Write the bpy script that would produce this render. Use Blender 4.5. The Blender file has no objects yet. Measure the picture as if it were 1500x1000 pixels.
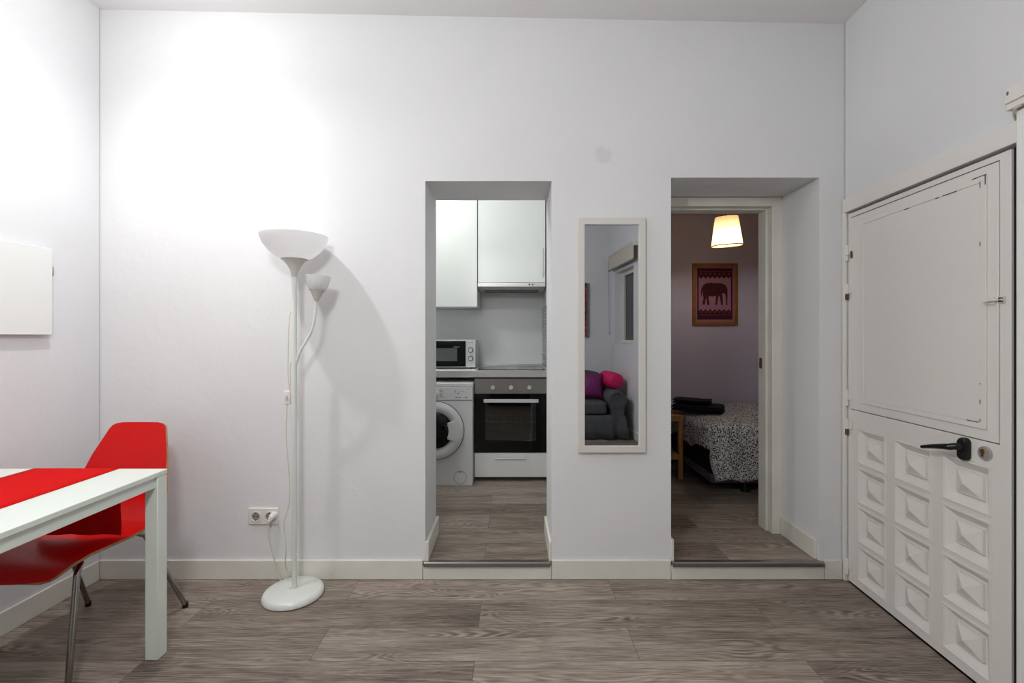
import bpy, bmesh, math, random
from mathutils import Vector, Matrix, noise
random.seed(4)
C = bpy.context.scene.collection
PI = math.pi
F, H = 685.0, 1.275          # focal length in px, camera height

def P(px, py, Y):            # point on the plane at depth Y seen at a pixel
    return Vector(((px-750)/F*Y, Y, H-(py-492)/F*Y))

# ------------------------------------------------------------------ materials
def lin(c):
    return tuple(((v/255)/12.92 if v/255 <= .04045 else ((v/255+.055)/1.055)**2.4) for v in c) + (1,)
MATS = {}
def mat(name, col, rough=.5, metal=0, bump=0, bscale=40, var=0, vscale=3, spec=.5, trans=0, emis=None, estr=0, coat=0, stretch=None, detail=4):
    if name in MATS: return MATS[name]
    m = bpy.data.materials.new(name); m.use_nodes = True
    nt = m.node_tree; b = nt.nodes['Principled BSDF']
    b.inputs['Base Color'].default_value = lin(col)
    b.inputs['Roughness'].default_value = rough
    b.inputs['Metallic'].default_value = metal
    b.inputs['Specular IOR Level'].default_value = spec
    b.inputs['Transmission Weight'].default_value = trans
    b.inputs['Coat Weight'].default_value = coat
    if emis:
        b.inputs['Emission Color'].default_value = lin(emis); b.inputs['Emission Strength'].default_value = estr
    tc = nt.nodes.new('ShaderNodeTexCoord'); src = tc.outputs['Object']
    if stretch:
        mp = nt.nodes.new('ShaderNodeMapping'); mp.inputs['Scale'].default_value = stretch
        nt.links.new(src, mp.inputs['Vector']); src = mp.outputs['Vector']
    if bump:
        n = nt.nodes.new('ShaderNodeTexNoise'); n.inputs['Scale'].default_value = bscale; n.inputs['Detail'].default_value = detail
        nt.links.new(src, n.inputs['Vector'])
        bp = nt.nodes.new('ShaderNodeBump'); bp.inputs['Strength'].default_value = bump; bp.inputs['Distance'].default_value = .01
        nt.links.new(n.outputs['Fac'], bp.inputs['Height']); nt.links.new(bp.outputs['Normal'], b.inputs['Normal'])
    if var:
        n2 = nt.nodes.new('ShaderNodeTexNoise'); n2.inputs['Scale'].default_value = vscale; n2.inputs['Detail'].default_value = 5
        nt.links.new(src, n2.inputs['Vector'])
        r = nt.nodes.new('ShaderNodeValToRGB')
        r.color_ramp.elements[0].position = .3; r.color_ramp.elements[1].position = .7
        r.color_ramp.elements[0].color = lin([max(0, v*(1-var)) for v in col]); r.color_ramp.elements[1].color = lin(col)
        nt.links.new(n2.outputs['Fac'], r.inputs['Fac']); nt.links.new(r.outputs['Color'], b.inputs['Base Color'])
    MATS[name] = m
    return m

def floor_mat():
    m = bpy.data.materials.new('laminate planks'); m.use_nodes = True
    nt = m.node_tree; N = nt.nodes; L = nt.links; b = N['Principled BSDF']
    tc = N.new('ShaderNodeTexCoord')
    mp = N.new('ShaderNodeMapping'); mp.inputs['Location'].default_value = (.147+1.3*4, -1.835+.21*20, 0)
    L.new(tc.outputs['Object'], mp.inputs['Vector'])
    def brick(c1, c2, mort):
        k = N.new('ShaderNodeTexBrick'); k.inputs['Scale'].default_value = 1
        k.inputs['Brick Width'].default_value = 1.3; k.inputs['Row Height'].default_value = .21
        k.inputs['Mortar Size'].default_value = .0011; k.inputs['Mortar Smooth'].default_value = .2
        k.offset = .5; k.offset_frequency = 2; k.squash = 1
        k.inputs['Color1'].default_value = c1; k.inputs['Color2'].default_value = c2; k.inputs['Mortar'].default_value = mort
        L.new(mp.outputs['Vector'], k.inputs['Vector']); return k
    kb = brick((0,0,0,1), (1,1,1,1), (.5,.5,.5,1))
    # per-plank offset
    off = N.new('ShaderNodeVectorMath'); off.operation = 'SCALE'; off.inputs['Scale'].default_value = 37.0
    L.new(kb.outputs['Color'], off.inputs[0])
    add = N.new('ShaderNodeVectorMath'); add.operation = 'ADD'
    L.new(tc.outputs['Object'], add.inputs[0]); L.new(off.outputs['Vector'], add.inputs[1])
    def mapped(scale):
        q = N.new('ShaderNodeMapping'); q.inputs['Scale'].default_value = scale
        L.new(add.outputs['Vector'], q.inputs['Vector']); return q.outputs['Vector']
    def nz(vec, scale, det=6, rough=.6, dist=0):
        n = N.new('ShaderNodeTexNoise'); n.inputs['Scale'].default_value = scale; n.inputs['Detail'].default_value = det
        n.inputs['Roughness'].default_value = rough; n.inputs['Distortion'].default_value = dist
        L.new(vec, n.inputs['Vector']); return n.outputs['Fac']
    fine = nz(mapped((2.2, 60, 1)), 3, 8, .7)
    broad = nz(mapped((.9, 7, 1)), 1.6, 4, .55, .6)
    # cathedral figure: contour lines of a stretched noise
    cn = nz(mapped((1.1, 6.5, 1)), 1.3, 2, .4, .3)
    mul = N.new('ShaderNodeMath'); mul.operation = 'MULTIPLY'; mul.inputs[1].default_value = 150; L.new(cn, mul.inputs[0])
    sn = N.new('ShaderNodeMath'); sn.operation = 'SINE'; L.new(mul.outputs[0], sn.inputs[0])
    mr = N.new('ShaderNodeMapRange'); mr.inputs['From Min'].default_value = -1; mr.inputs['From Max'].default_value = 1
    L.new(sn.outputs[0], mr.inputs['Value'])
    knot = nz(mapped((1.0, 4.2, 1)), 1.7, 2, .5)
    kr = N.new('ShaderNodeMapRange'); kr.inputs['From Min'].default_value = .53; kr.inputs['From Max'].default_value = .68
    L.new(knot, kr.inputs['Value'])
    def mixf(a, bb, f, kind='MIX'):
        x = N.new('ShaderNodeMix'); x.data_type = 'FLOAT'
        if isinstance(f, float): x.inputs[0].default_value = f
        else: L.new(f, x.inputs[0])
        L.new(a, x.inputs[2]); L.new(bb, x.inputs[3]); return x.outputs[0]
    g = mixf(fine, broad, .30)
    g2 = mixf(g, mr.outputs[0], .03)
    figf = N.new('ShaderNodeMath'); figf.operation = 'MULTIPLY'; figf.inputs[1].default_value = .15; L.new(kr.outputs[0], figf.inputs[0])
    g3 = mixf(g2, mr.outputs[0], figf.outputs[0])
    g4 = mixf(g3, kb.outputs['Color'], .10)
    r = N.new('ShaderNodeValToRGB'); e = r.color_ramp.elements
    e[0].position = .36; e[0].color = lin((72,62,55)); e[1].position = .64; e[1].color = lin((178,165,154))
    e3 = r.color_ramp.elements.new(.48); e3.color = lin((130,117,106))
    L.new(g4, r.inputs['Fac'])
    dk = N.new('ShaderNodeMix'); dk.data_type = 'RGBA'; L.new(kb.outputs['Fac'], dk.inputs[0])
    L.new(r.outputs['Color'], dk.inputs[6]); dk.inputs[7].default_value = lin((78,68,62))
    L.new(dk.outputs[2], b.inputs['Base Color'])
    b.inputs['Roughness'].default_value = .42; b.inputs['Specular IOR Level'].default_value = .4
    bp = N.new('ShaderNodeBump'); bp.inputs['Strength'].default_value = .12; bp.inputs['Distance'].default_value = .004
    L.new(fine, bp.inputs['Height']); L.new(bp.outputs['Normal'], b.inputs['Normal'])
    return m

def plaster(name, col, smudge=None):
    m = bpy.data.materials.new(name); m.use_nodes = True
    nt = m.node_tree; N = nt.nodes; L = nt.links; b = N['Principled BSDF']
    b.inputs['Roughness'].default_value = .75; b.inputs['Specular IOR Level'].default_value = .25
    tc = N.new('ShaderNodeTexCoord')
    n = N.new('ShaderNodeTexNoise'); n.inputs['Scale'].default_value = 5; n.inputs['Detail'].default_value = 6; n.inputs['Roughness'].default_value = .6
    n2 = N.new('ShaderNodeTexNoise'); n2.inputs['Scale'].default_value = 1.6; n2.inputs['Detail'].default_value = 4
    L.new(tc.outputs['Object'], n.inputs['Vector']); L.new(tc.outputs['Object'], n2.inputs['Vector'])
    bp = N.new('ShaderNodeBump'); bp.inputs['Strength'].default_value = .22; bp.inputs['Distance'].default_value = .02
    L.new(n.outputs['Fac'], bp.inputs['Height']); L.new(bp.outputs['Normal'], b.inputs['Normal'])
    r = N.new('ShaderNodeValToRGB'); r.color_ramp.elements[0].position = .35; r.color_ramp.elements[1].position = .65
    r.color_ramp.elements[0].color = lin([v*.985 for v in col]); r.color_ramp.elements[1].color = lin(col)
    L.new(n2.outputs['Fac'], r.inputs['Fac']); out = r.outputs['Color']
    if smudge:       # old scuff mark on the paint
        d = N.new('ShaderNodeVectorMath'); d.operation = 'DISTANCE'; L.new(tc.outputs['Object'], d.inputs[0]); d.inputs[1].default_value = smudge
        nn = N.new('ShaderNodeTexNoise'); nn.inputs['Scale'].default_value = 22; L.new(tc.outputs['Object'], nn.inputs['Vector'])
        ad = N.new('ShaderNodeMath'); ad.operation = 'MULTIPLY_ADD'; ad.inputs[1].default_value = .07; L.new(nn.outputs['Fac'], ad.inputs[0]); L.new(d.outputs['Value'], ad.inputs[2])
        mr = N.new('ShaderNodeMapRange'); mr.inputs['From Min'].default_value = .085; mr.inputs['From Max'].default_value = .07
        mr.inputs['To Max'].default_value = .35
        L.new(ad.outputs[0], mr.inputs['Value'])
        mx = N.new('ShaderNodeMix'); mx.data_type = 'RGBA'; L.new(mr.outputs[0], mx.inputs[0]); L.new(out, mx.inputs[6]); mx.inputs[7].default_value = lin([v*.86 for v in col])
        out = mx.outputs[2]
    L.new(out, b.inputs['Base Color'])
    return m

def translucent(name, col, mixf=.5, rough=.4):
    m = bpy.data.materials.new(name); m.use_nodes = True
    nt = m.node_tree; N = nt.nodes; L = nt.links; b = N['Principled BSDF']; o = N['Material Output']
    b.inputs['Base Color'].default_value = lin(col); b.inputs['Roughness'].default_value = rough
    t = N.new('ShaderNodeBsdfTranslucent'); t.inputs['Color'].default_value = lin(col)
    x = N.new('ShaderNodeMixShader'); x.inputs[0].default_value = mixf
    L.new(b.outputs[0], x.inputs[1]); L.new(t.outputs[0], x.inputs[2]); L.new(x.outputs[0], o.inputs['Surface'])
    return m

def glass_mat(name, tint, rough=.02, mixf=.15):
    m = bpy.data.materials.new(name); m.use_nodes = True
    nt = m.node_tree; N = nt.nodes; L = nt.links; o = N['Material Output']
    t = N.new('ShaderNodeBsdfTransparent'); t.inputs['Color'].default_value = lin(tint)
    g = N.new('ShaderNodeBsdfGlossy'); g.inputs['Roughness'].default_value = rough
    x = N.new('ShaderNodeMixShader'); fr = N.new('ShaderNodeFresnel'); fr.inputs['IOR'].default_value = 1.5
    a = N.new('ShaderNodeMath'); a.operation = 'ADD'; a.inputs[1].default_value = mixf; L.new(fr.outputs[0], a.inputs[0]); L.new(a.outputs[0], x.inputs[0])
    L.new(t.outputs[0], x.inputs[1]); L.new(g.outputs[0], x.inputs[2]); L.new(x.outputs[0], o.inputs['Surface'])
    return m

def spotted(name):    # white duvet with small irregular black flecks
    m = bpy.data.materials.new(name); m.use_nodes = True
    nt = m.node_tree; N = nt.nodes; L = nt.links; b = N['Principled BSDF']; b.inputs['Roughness'].default_value = .85
    uv = N.new('ShaderNodeUVMap')
    n = N.new('ShaderNodeTexNoise'); n.inputs['Scale'].default_value = 70; L.new(uv.outputs[0], n.inputs['Vector'])
    ad = N.new('ShaderNodeVectorMath'); ad.operation = 'MULTIPLY_ADD'; ad.inputs[1].default_value = (.008,.008,.008)
    L.new(n.outputs['Color'], ad.inputs[0]); L.new(uv.outputs[0], ad.inputs[2])
    v = N.new('ShaderNodeTexVoronoi'); v.inputs['Scale'].default_value = 95; v.feature = 'F1'; L.new(ad.outputs[0], v.inputs['Vector'])
    r = N.new('ShaderNodeValToRGB'); r.color_ramp.elements[0].position = .42; r.color_ramp.elements[1].position = .50
    r.color_ramp.elements[0].color = lin((18,18,20)); r.color_ramp.elements[1].color = lin((214,214,214))
    L.new(v.outputs['Distance'], r.inputs['Fac']); L.new(r.outputs['Color'], b.inputs['Base Color'])
    return m

def mosaic_mat(name):
    m = bpy.data.materials.new(name); m.use_nodes = True
    nt = m.node_tree; N = nt.nodes; L = nt.links; b = N['Principled BSDF']; b.inputs['Roughness'].default_value = .25
    tc = N.new('ShaderNodeTexCoord'); sp = N.new('ShaderNodeSeparateXYZ'); cb = N.new('ShaderNodeCombineXYZ')
    L.new(tc.outputs['Object'], sp.inputs[0]); L.new(sp.outputs['Y'], cb.inputs[0]); L.new(sp.outputs['Z'], cb.inputs[1])
    k = N.new('ShaderNodeTexBrick'); k.inputs['Scale'].default_value = 1; k.offset = 0
    k.inputs['Brick Width'].default_value = .03; k.inputs['Row Height'].default_value = .03; k.inputs['Mortar Size'].default_value = .0025
    k.inputs['Color1'].default_value = lin((70,70,76)); k.inputs['Color2'].default_value = lin((140,140,148)); k.inputs['Mortar'].default_value = lin((190,190,190))
    L.new(cb.outputs[0], k.inputs['Vector']); L.new(k.outputs['Color'], b.inputs['Base Color'])
    return m

def artwork_mat(name):
    m = bpy.data.materials.new(name); m.use_nodes = True
    nt = m.node_tree; N = nt.nodes; L = nt.links; b = N['Principled BSDF']; b.inputs['Roughness'].default_value = .6
    tc = N.new('ShaderNodeTexCoord')
    n = N.new('ShaderNodeTexNoise'); n.inputs['Scale'].default_value = 13; n.inputs['Detail'].default_value = 3
    L.new(tc.outputs['Object'], n.inputs['Vector'])
    r = N.new('ShaderNodeValToRGB'); r.color_ramp.interpolation = 'CONSTANT'
    cs = [(0,(40,20,30)),(.4,(150,30,30)),(.47,(40,60,80)),(.52,(215,60,40)),(.57,(70,30,50)),(.62,(225,120,50)),(.67,(120,50,90))]
    r.color_ramp.elements[0].position = 0; r.color_ramp.elements[0].color = lin(cs[0][1])
    r.color_ramp.elements[1].position = cs[1][0]; r.color_ramp.elements[1].color = lin(cs[1][1])
    for p, c in cs[2:]:
        e = r.color_ramp.elements.new(p); e.color = lin(c)
    L.new(n.outputs['Fac'], r.inputs['Fac']); L.new(r.outputs['Color'], b.inputs['Base Color'])
    return m

M_floor = floor_mat()
M_wall = plaster('white wall paint', (231,232,233), smudge=(.483, 2.46, 2.225))
M_wall2 = plaster('white side wall paint', (228,229,231))
M_ceil = mat('ceiling paint', (238,238,238), .8, bump=.1, bscale=6)
M_kwall = plaster('kitchen wall paint', (222,222,222))
M_bwall = plaster('lavender grey bedroom paint', (196,191,212))
M_cream = mat('cream gloss paint', (232,231,221), .4, bump=.08, bscale=20, var=.04, vscale=6)
M_door = mat('door gloss paint', (231,228,223), .38, bump=.06, bscale=25)
M_white = mat('white lacquer', (238,240,238), .3)
M_tablew = mat('white table lacquer', (226,234,226), .35)
M_lampw = mat('lamp white enamel', (224,228,222), .28, coat=.3)
M_cone = mat('lamp grey plastic', (196,196,190), .45)
M_bowl = translucent('frosted lamp shade', (244,244,244), .6, .25)
M_cord = mat('cream cord', (214,206,184), .5)
M_plastic = mat('white plastic', (232,228,222), .35)
M_brass = mat('old brass', (150,110,60), .4, 1)
M_steel = mat('brushed steel', (196,195,192), .34, .7, bump=.05, bscale=60, stretch=(1,40,40))
M_chrome = mat('chrome tube', (150,146,142), .16, 1)
M_black = mat('black plastic', (12,12,12), .35)
M_blackg = mat('black glass', (4,4,4), .06, spec=.3)
M_red = mat('red lacquered plywood', (208,3,3), .35, spec=.3)
M_ply = mat('plywood edge', (188,138,92), .55, var=.2, vscale=40)
M_runner = mat('red cotton runner', (208,6,6), .9, spec=.15, bump=.25, bscale=300)
M_grey = mat('grey print', (110,112,114), .5)
M_lightgrey = mat('light grey print', (170,172,174), .5)
M_washer = mat('washer white enamel', (216,217,218), .3)
M_silver = mat('silver microwave front', (212,214,216), .35, .2)
M_splash = mat('pale glass splashback', (228,229,230), .15, coat=.3)
M_mosaic = mosaic_mat('grey mosaic tile')
M_mirror = mat('mirror silver', (196,198,202), .0, 1)
M_pine = mat('pine wood', (206,146,78), .45, var=.22, vscale=6, stretch=(8,8,1))
M_frame = mat('amber wood picture frame', (160,98,20), .45, var=.2, vscale=20)
M_cloth1 = mat('pink cotton print ground', (158,112,134), .9)
M_maroon = mat('maroon print', (72,12,34), .9, var=.35, vscale=60)
M_eleph = mat('elephant print', (84,14,26), .9, var=.45, vscale=45)
M_duvet = spotted('black flecked white cotton')
M_towel = mat('black terry towel', (16,16,17), .95, bump=.6, bscale=250)
M_mattress = mat('brown mattress side', (58,50,50), .9)
M_darkbase = mat('black bed base fabric', (16,15,17), .9)
M_rail = mat('mauve bed rail', (98,88,98), .6)
M_pend = translucent('cream pleated fabric', (232,208,166), .38, .8)
M_shtrim = mat('brown shade trim', (150,110,50), .7)
M_bulb = mat('warm bulb glow', (255,240,215), .5, emis=(255,232,196), estr=5)
M_bulbw = mat('white bulb glow', (255,250,245), .5, emis=(255,250,242), estr=6)
M_sofa = mat('charcoal sofa cotton', (84,86,88), .9, bump=.3, bscale=200, var=.12, vscale=8)
M_purple = mat('purple satin cushion', (112,22,92), .55, bump=.2, bscale=30)
M_magenta = mat('magenta bolster fabric', (214,18,96), .65, bump=.15, bscale=30)
M_pane = mat('dark night window glass', (72,76,68), .15, var=.3, vscale=4)
M_blind = mat('beige roller blind', (206,200,184), .8)
M_art = artwork_mat('abstract red painting')
M_sockdark = mat('socket recess grey', (150,146,138), .5)
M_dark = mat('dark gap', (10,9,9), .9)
M_rust = mat('rust worn hinge', (92,66,52), .7)
M_threshold = mat('aluminium threshold', (150,146,144), .28, .9)
M_ovenglass = glass_mat('oven window glass', (170,176,170), .03, .03)
M_cavity = mat('oven cavity enamel', (112,116,112), .35)
M_capmat = mat('grey washer seam', (120,122,124), .5)

# ------------------------------------------------------------------ mesh builder
class MB:
    def __init__(s): s.bm = bmesh.new(); s.fn = None
    def v(s, co):
        co = Vector(co)
        if s.fn: co = s.fn(co)
        return s.bm.verts.new(co)
    def face(s, vs, mi=0):
        try:
            f = s.bm.faces.new(vs); f.material_index = mi; return f
        except ValueError: return None
    def box(s, x0, x1, y0, y1, z0, z1, mi=0):
        if x0 > x1: x0, x1 = x1, x0
        if y0 > y1: y0, y1 = y1, y0
        if z0 > z1: z0, z1 = z1, z0
        vs = [s.v((x, y, z)) for z in (z0, z1) for y in (y0, y1) for x in (x0, x1)]
        for q in ((0,2,3,1),(4,5,7,6),(0,1,5,4),(2,6,7,3),(0,4,6,2),(1,3,7,5)): s.face([vs[i] for i in q], mi)
        return s
    def grid(s, pts, mi=0, closeu=False):
        g = [[s.v(p) for p in row] for row in pts]
        for i in range(len(g)-1):
            n = len(g[0])
            for j in range(n if closeu else n-1):
                s.face([g[i][j], g[i][(j+1) % n], g[i+1][(j+1) % n], g[i+1][j]], mi)
        return g
    def lathe(s, prof, c=(0,0,0), axis='z', n=32, mi=0, cap=True, rot=None, mod=None):
        c = Vector(c); rows = []
        for r, h in prof:
            row = []
            for k in range(n):
                a = 2*PI*k/n; rr = max(r, 1e-5)*(mod(k, h) if mod else 1)
                p = Vector((rr*math.cos(a), rr*math.sin(a), h))
                if axis == 'y': p = Vector((p.x, -p.z, p.y))        # height runs towards -Y
                elif axis == 'x': p = Vector((p.z, p.y, p.x))
                if rot: p = rot @ p
                row.append(c+p)
            rows.append(row)
        g = s.grid(rows, mi, closeu=True)
        if cap:
            s.face(list(reversed(g[0])), mi); s.face(g[-1], mi)
        return s
    def tube(s, pts, r, n=10, mi=0, smooth=0, cap=True):
        pts = [Vector(p) for p in pts]
        if smooth: pts = catmull(pts, smooth)
        rows = []; up = None
        for i, p in enumerate(pts):
            t = (pts[min(i+1, len(pts)-1)]-pts[max(i-1, 0)]).normalized()
            if up is None:
                up = Vector((0,0,1)) if abs(t.z) < .9 else Vector((0,1,0))
            a = t.cross(up).normalized(); b = a.cross(t).normalized(); up = b
            rr = r[i] if isinstance(r, (list, tuple)) else r
            rows.append([p + a*math.cos(2*PI*k/n)*rr + b*math.sin(2*PI*k/n)*rr for k in range(n)])
        g = s.grid(rows, mi, closeu=True)
        if cap: s.face(list(reversed(g[0])), mi); s.face(g[-1], mi)
        return s
    def prism(s, poly, y0, y1, mi=0):       # polygon in x,z extruded in y
        a = [s.v((x, y0, z)) for x, z in poly]; b = [s.v((x, y1, z)) for x, z in poly]
        s.face(a, mi); s.face(list(reversed(b)), mi)
        for i in range(len(poly)):
            j = (i+1) % len(poly); s.face([a[j], a[i], b[i], b[j]], mi)
        return s
    def soft(s, c, sz, e=.35, n=28, m=18, mi=0, rot=None, fn=None):   # superellipsoid
        c = Vector(c)
        pw = lambda t, k: math.copysign(abs(t)**k, t)
        rows = []
        for i in range(m+1):
            ph = -PI/2+PI*i/m; row = []
            for k in range(n):
                th = 2*PI*k/n
                p = Vector((sz[0]/2*pw(math.cos(ph), e)*pw(math.cos(th), e), sz[1]/2*pw(math.cos(ph), e)*pw(math.sin(th), e), sz[2]/2*pw(math.sin(ph), e)))
                if fn: p = fn(p)
                if rot: p = rot @ p
                row.append(c+p)
            rows.append(row)
        s.grid(rows, mi, closeu=True)
        return s
    def build(s, name, m, parent=None, local=False, bevel=0, smooth=True, solid=0, seg=2, ang=35):
        bmesh.ops.remove_doubles(s.bm, verts=s.bm.verts, dist=1e-6)
        bmesh.ops.recalc_face_normals(s.bm, faces=s.bm.faces)
        me = bpy.data.meshes.new(name); s.bm.to_mesh(me); s.bm.free()
        for x in (m if isinstance(m, (list, tuple)) else [m]): me.materials.append(x)
        o = bpy.data.objects.new(name, me); C.objects.link(o)
        if parent is not None:
            o.parent = parent
            if not local: me.transform(world(parent).inverted())
        elif not local:
            xs = [v.co for v in me.vertices]
            o0 = Vector(((min(v.x for v in xs)+max(v.x for v in xs))/2, (min(v.y for v in xs)+max(v.y for v in xs))/2, min(v.z for v in xs)))
            me.transform(Matrix.Translation(-o0)); o.location = o0
        if smooth:
            me.shade_smooth(); me.set_sharp_from_angle(angle=math.radians(ang))
        if solid:
            md = o.modifiers.new('thickness', 'SOLIDIFY'); md.thickness = solid; md.offset = 0
        if bevel:
            md = o.modifiers.new('bevel', 'BEVEL'); md.width = bevel; md.segments = seg; md.limit_method = 'ANGLE'; md.angle_limit = math.radians(40)
            md.harden_normals = False
        return o

def world(o):
    m = Matrix.LocRotScale(o.location, o.rotation_euler, o.scale)
    return (world(o.parent) @ m) if o.parent else m

def catmull(p, k):
    out = []
    for i in range(len(p)-1):
        a, b, c, d = p[max(i-1,0)], p[i], p[i+1], p[min(i+2, len(p)-1)]
        for j in range(k):
            t = j/k
            out.append(.5*((2*b)+(c-a)*t+(2*a-5*b+4*c-d)*t*t+(3*b-a-3*c+d)*t**3))
    out.append(p[-1]); return out

def thing(name, label, cat, loc=(0,0,0), rz=0, group=None, kind=None):
    o = bpy.data.objects.new(name, None); C.objects.link(o); o.empty_display_size = .1
    o.location = loc; o.rotation_euler = (0,0,rz)
    return tag(o, label, cat, group, kind)
def tag(o, label=None, cat=None, group=None, kind=None):
    if label: o['label'] = label
    if cat: o['category'] = cat
    if group: o['group'] = group
    if kind: o['kind'] = kind
    return o
def struct(name, mb, m, label=None, cat=None, **k):
    local = k.pop('keep', True)
    o = mb.build(name, m, local=local, **k); return tag(o, label, cat, None, 'structure')
def box(x0, x1, y0, y1, z0, z1): return MB().box(x0, x1, y0, y1, z0, z1)

def cells(mb, ca, cz, d0, d1, holes):       # slab made of cells (a, depth, z) with rectangular holes
    ca = sorted(set(ca)); cz = sorted(set(cz))
    va = {}
    def hole(a, z): return any(h[0] < a < h[1] and h[2] < z < h[3] for h in holes)
    nA, nZ = len(ca)-1, len(cz)-1
    solid = [[not hole((ca[i]+ca[i+1])/2, (cz[j]+cz[j+1])/2) for j in range(nZ)] for i in range(nA)]
    def V(i, j, d):
        if (i, j, d) not in va: va[(i, j, d)] = mb.v((ca[i], (d0, d1)[d], cz[j]))
        return va[(i, j, d)]
    for i in range(nA):
        for j in range(nZ):
            if not solid[i][j]: continue
            mb.face([V(i,j,0), V(i+1,j,0), V(i+1,j+1,0), V(i,j+1,0)]); mb.face([V(i,j,1), V(i,j+1,1), V(i+1,j+1,1), V(i+1,j,1)])
            for di, dj, e in ((-1,0,((0,0),(0,1))), (1,0,((1,0),(1,1))), (0,-1,((0,0),(1,0))), (0,1,((0,1),(1,1)))):
                ii, jj = i+di, j+dj
                if 0 <= ii < nA and 0 <= jj < nZ and solid[ii][jj]: continue
                (a, b), (c, d) = e
                mb.face([V(i+a,j+b,0), V(i+c,j+d,0), V(i+c,j+d,1), V(i+a,j+b,1)])
    return mb

# ------------------------------------------------------------------ room shell
D = 2.46; FZ = .09; TH = .35
XK0, XK1, ZK = -.456, .208, 2.090       # kitchen opening
XB0, XB1, ZB = .836, 1.617, 2.108       # bedroom opening
def zc(x): return 2.992 - (x+2.166)*(.076/3.92)      # the ceiling falls slightly to the right
def XL(Y): return -2.168 + .02*(Y-D)
def XR(Y): return 1.750 + .07*(Y-2.453)
nR = Vector((-1, .07, 0)).normalized(); nL = Vector((1, -.02, 0)).normalized()
def RW(Y, d, z): p = Vector((XR(Y), Y, z)) + nR*d; return p      # d metres into the room
def rfn(co): return RW(co.x, co.y, co.z)                          # (Y along wall, depth into room, z)
def lfn(co): return Vector((XL(co.x), co.x, co.z)) + nL*co.y

# every wall piece reaches just past the sloping ceiling
mb = MB(); cells(mb, [-2.30, XK0, XK1, XB0, XB1, 1.93], [-.1, .03, ZK, ZB, 2.90], D, D+TH, [(XK0, XK1, .03, ZK), (XB0, XB1, .03, ZB)])
mb.bm.verts.ensure_lookup_table()
for v in mb.bm.verts:
    if v.co.z > 2.89: v.co.z = zc(v.co.x)+.04
struct('wall_back', mb, M_wall, 'white plaster wall with two doorways, facing the camera', 'wall')
mb = MB(); mb.fn = rfn
DY0, DY1, DZ = 1.545, 2.435, 1.917; WY0, WY1, WZ0, WZ1 = -1.72, -.93, 1.17, 2.16
cells(mb, [-2.15, WY0, WY1, DY0, DY1, 2.455], [-.1, 0, WZ0, DZ, WZ1, 2.95], -.25, 0, [(DY0, DY1, -.05, DZ), (WY0, WY1, WZ0, WZ1)])
struct('wall_right', mb, M_wall2, 'white wall holding the front door', 'wall')
mb = MB(); mb.fn = lfn; mb.box(-2.15, 2.455, -.2, 0, -.1, 3.03)
struct('wall_left', mb, M_wall2, 'white wall at the left', 'wall')
YR = -1.93
struct('wall_rear', box(-2.30, 1.50, YR-.2, YR, -.1, 2.95), M_wall2, 'white wall behind the sofa, seen in the mirror', 'wall')
mb = MB()
for (x, y) in ((0, 0),): pass
pts = [(-2.4, YR-.2), (1.95, YR-.2), (1.95, D), (-2.4, D)]
lo = [mb.v((x, y, zc(x))) for x, y in pts]; hi = [mb.v((x, y, 3.12)) for x, y in pts]
mb.face(lo); mb.face(hi)
for i in range(4): mb.face([lo[i], lo[(i+1)%4], hi[(i+1)%4], hi[i]])
struct('ceiling', mb, M_ceil, 'plain pale ceiling of the front room', 'ceiling')
struct('floor', box(-2.4, 1.95, YR-.2, D, -.06, 0), M_floor, 'grey brown wood plank floor of the front room', 'floor')
struct('floor_kitchen', box(-1.7, .30, D, 4.45, FZ-.06, FZ), M_floor, 'raised plank floor inside the kitchen doorway', 'floor')
struct('floor_bedroom', box(.30, 3.7, D, 4.52, FZ-.06, FZ), M_floor, 'raised plank floor inside the bedroom doorway', 'floor')
# kitchen shell
struct('wall_kitchen_back', box(-1.8, .30, 4.45, 4.55, 0, 2.75), M_kwall, 'pale kitchen wall behind the worktop', 'wall')
struct('wall_kitchen_left', box(-1.8, -1.7, D+TH, 4.45, 0, 2.75), M_kwall, 'kitchen side wall, left', 'wall')
struct('wall_kitchen_right', box(.30, .42, D+TH, 4.55, 0, 2.75), M_kwall, 'white kitchen side wall beside the cooker', 'wall')
struct('ceiling_kitchen', box(-1.8, .42, D+TH, 4.55, 2.70, 2.8), M_ceil, 'kitchen ceiling', 'ceiling')
# bedroom shell
struct('wall_bedroom_back', box(.42, 3.8, 4.52, 4.62, 0, 2.85), M_bwall, 'lavender grey bedroom wall with the picture', 'wall')
struct('wall_bedroom_right', box(3.6, 3.7, D+TH, 4.52, 0, 2.85), M_bwall, 'bedroom side wall', 'wall')
struct('wall_bedroom_left', box(.42, .5, D+TH, 4.52, 0, 2.85), M_bwall, 'bedroom side wall next to kitchen', 'wall')
struct('ceiling_bedroom', box(.42, 3.7, D+TH, 4.62, 2.8, 2.9), M_ceil, 'bedroom ceiling', 'ceiling')
# front face of the partition inside the two back rooms beyond the main wall
struct('wall_bedroom_front', box(1.93, 3.7, D+TH-.1, D+TH, 0, 2.85), M_bwall, 'bedroom wall beside its doorway', 'wall')

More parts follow.
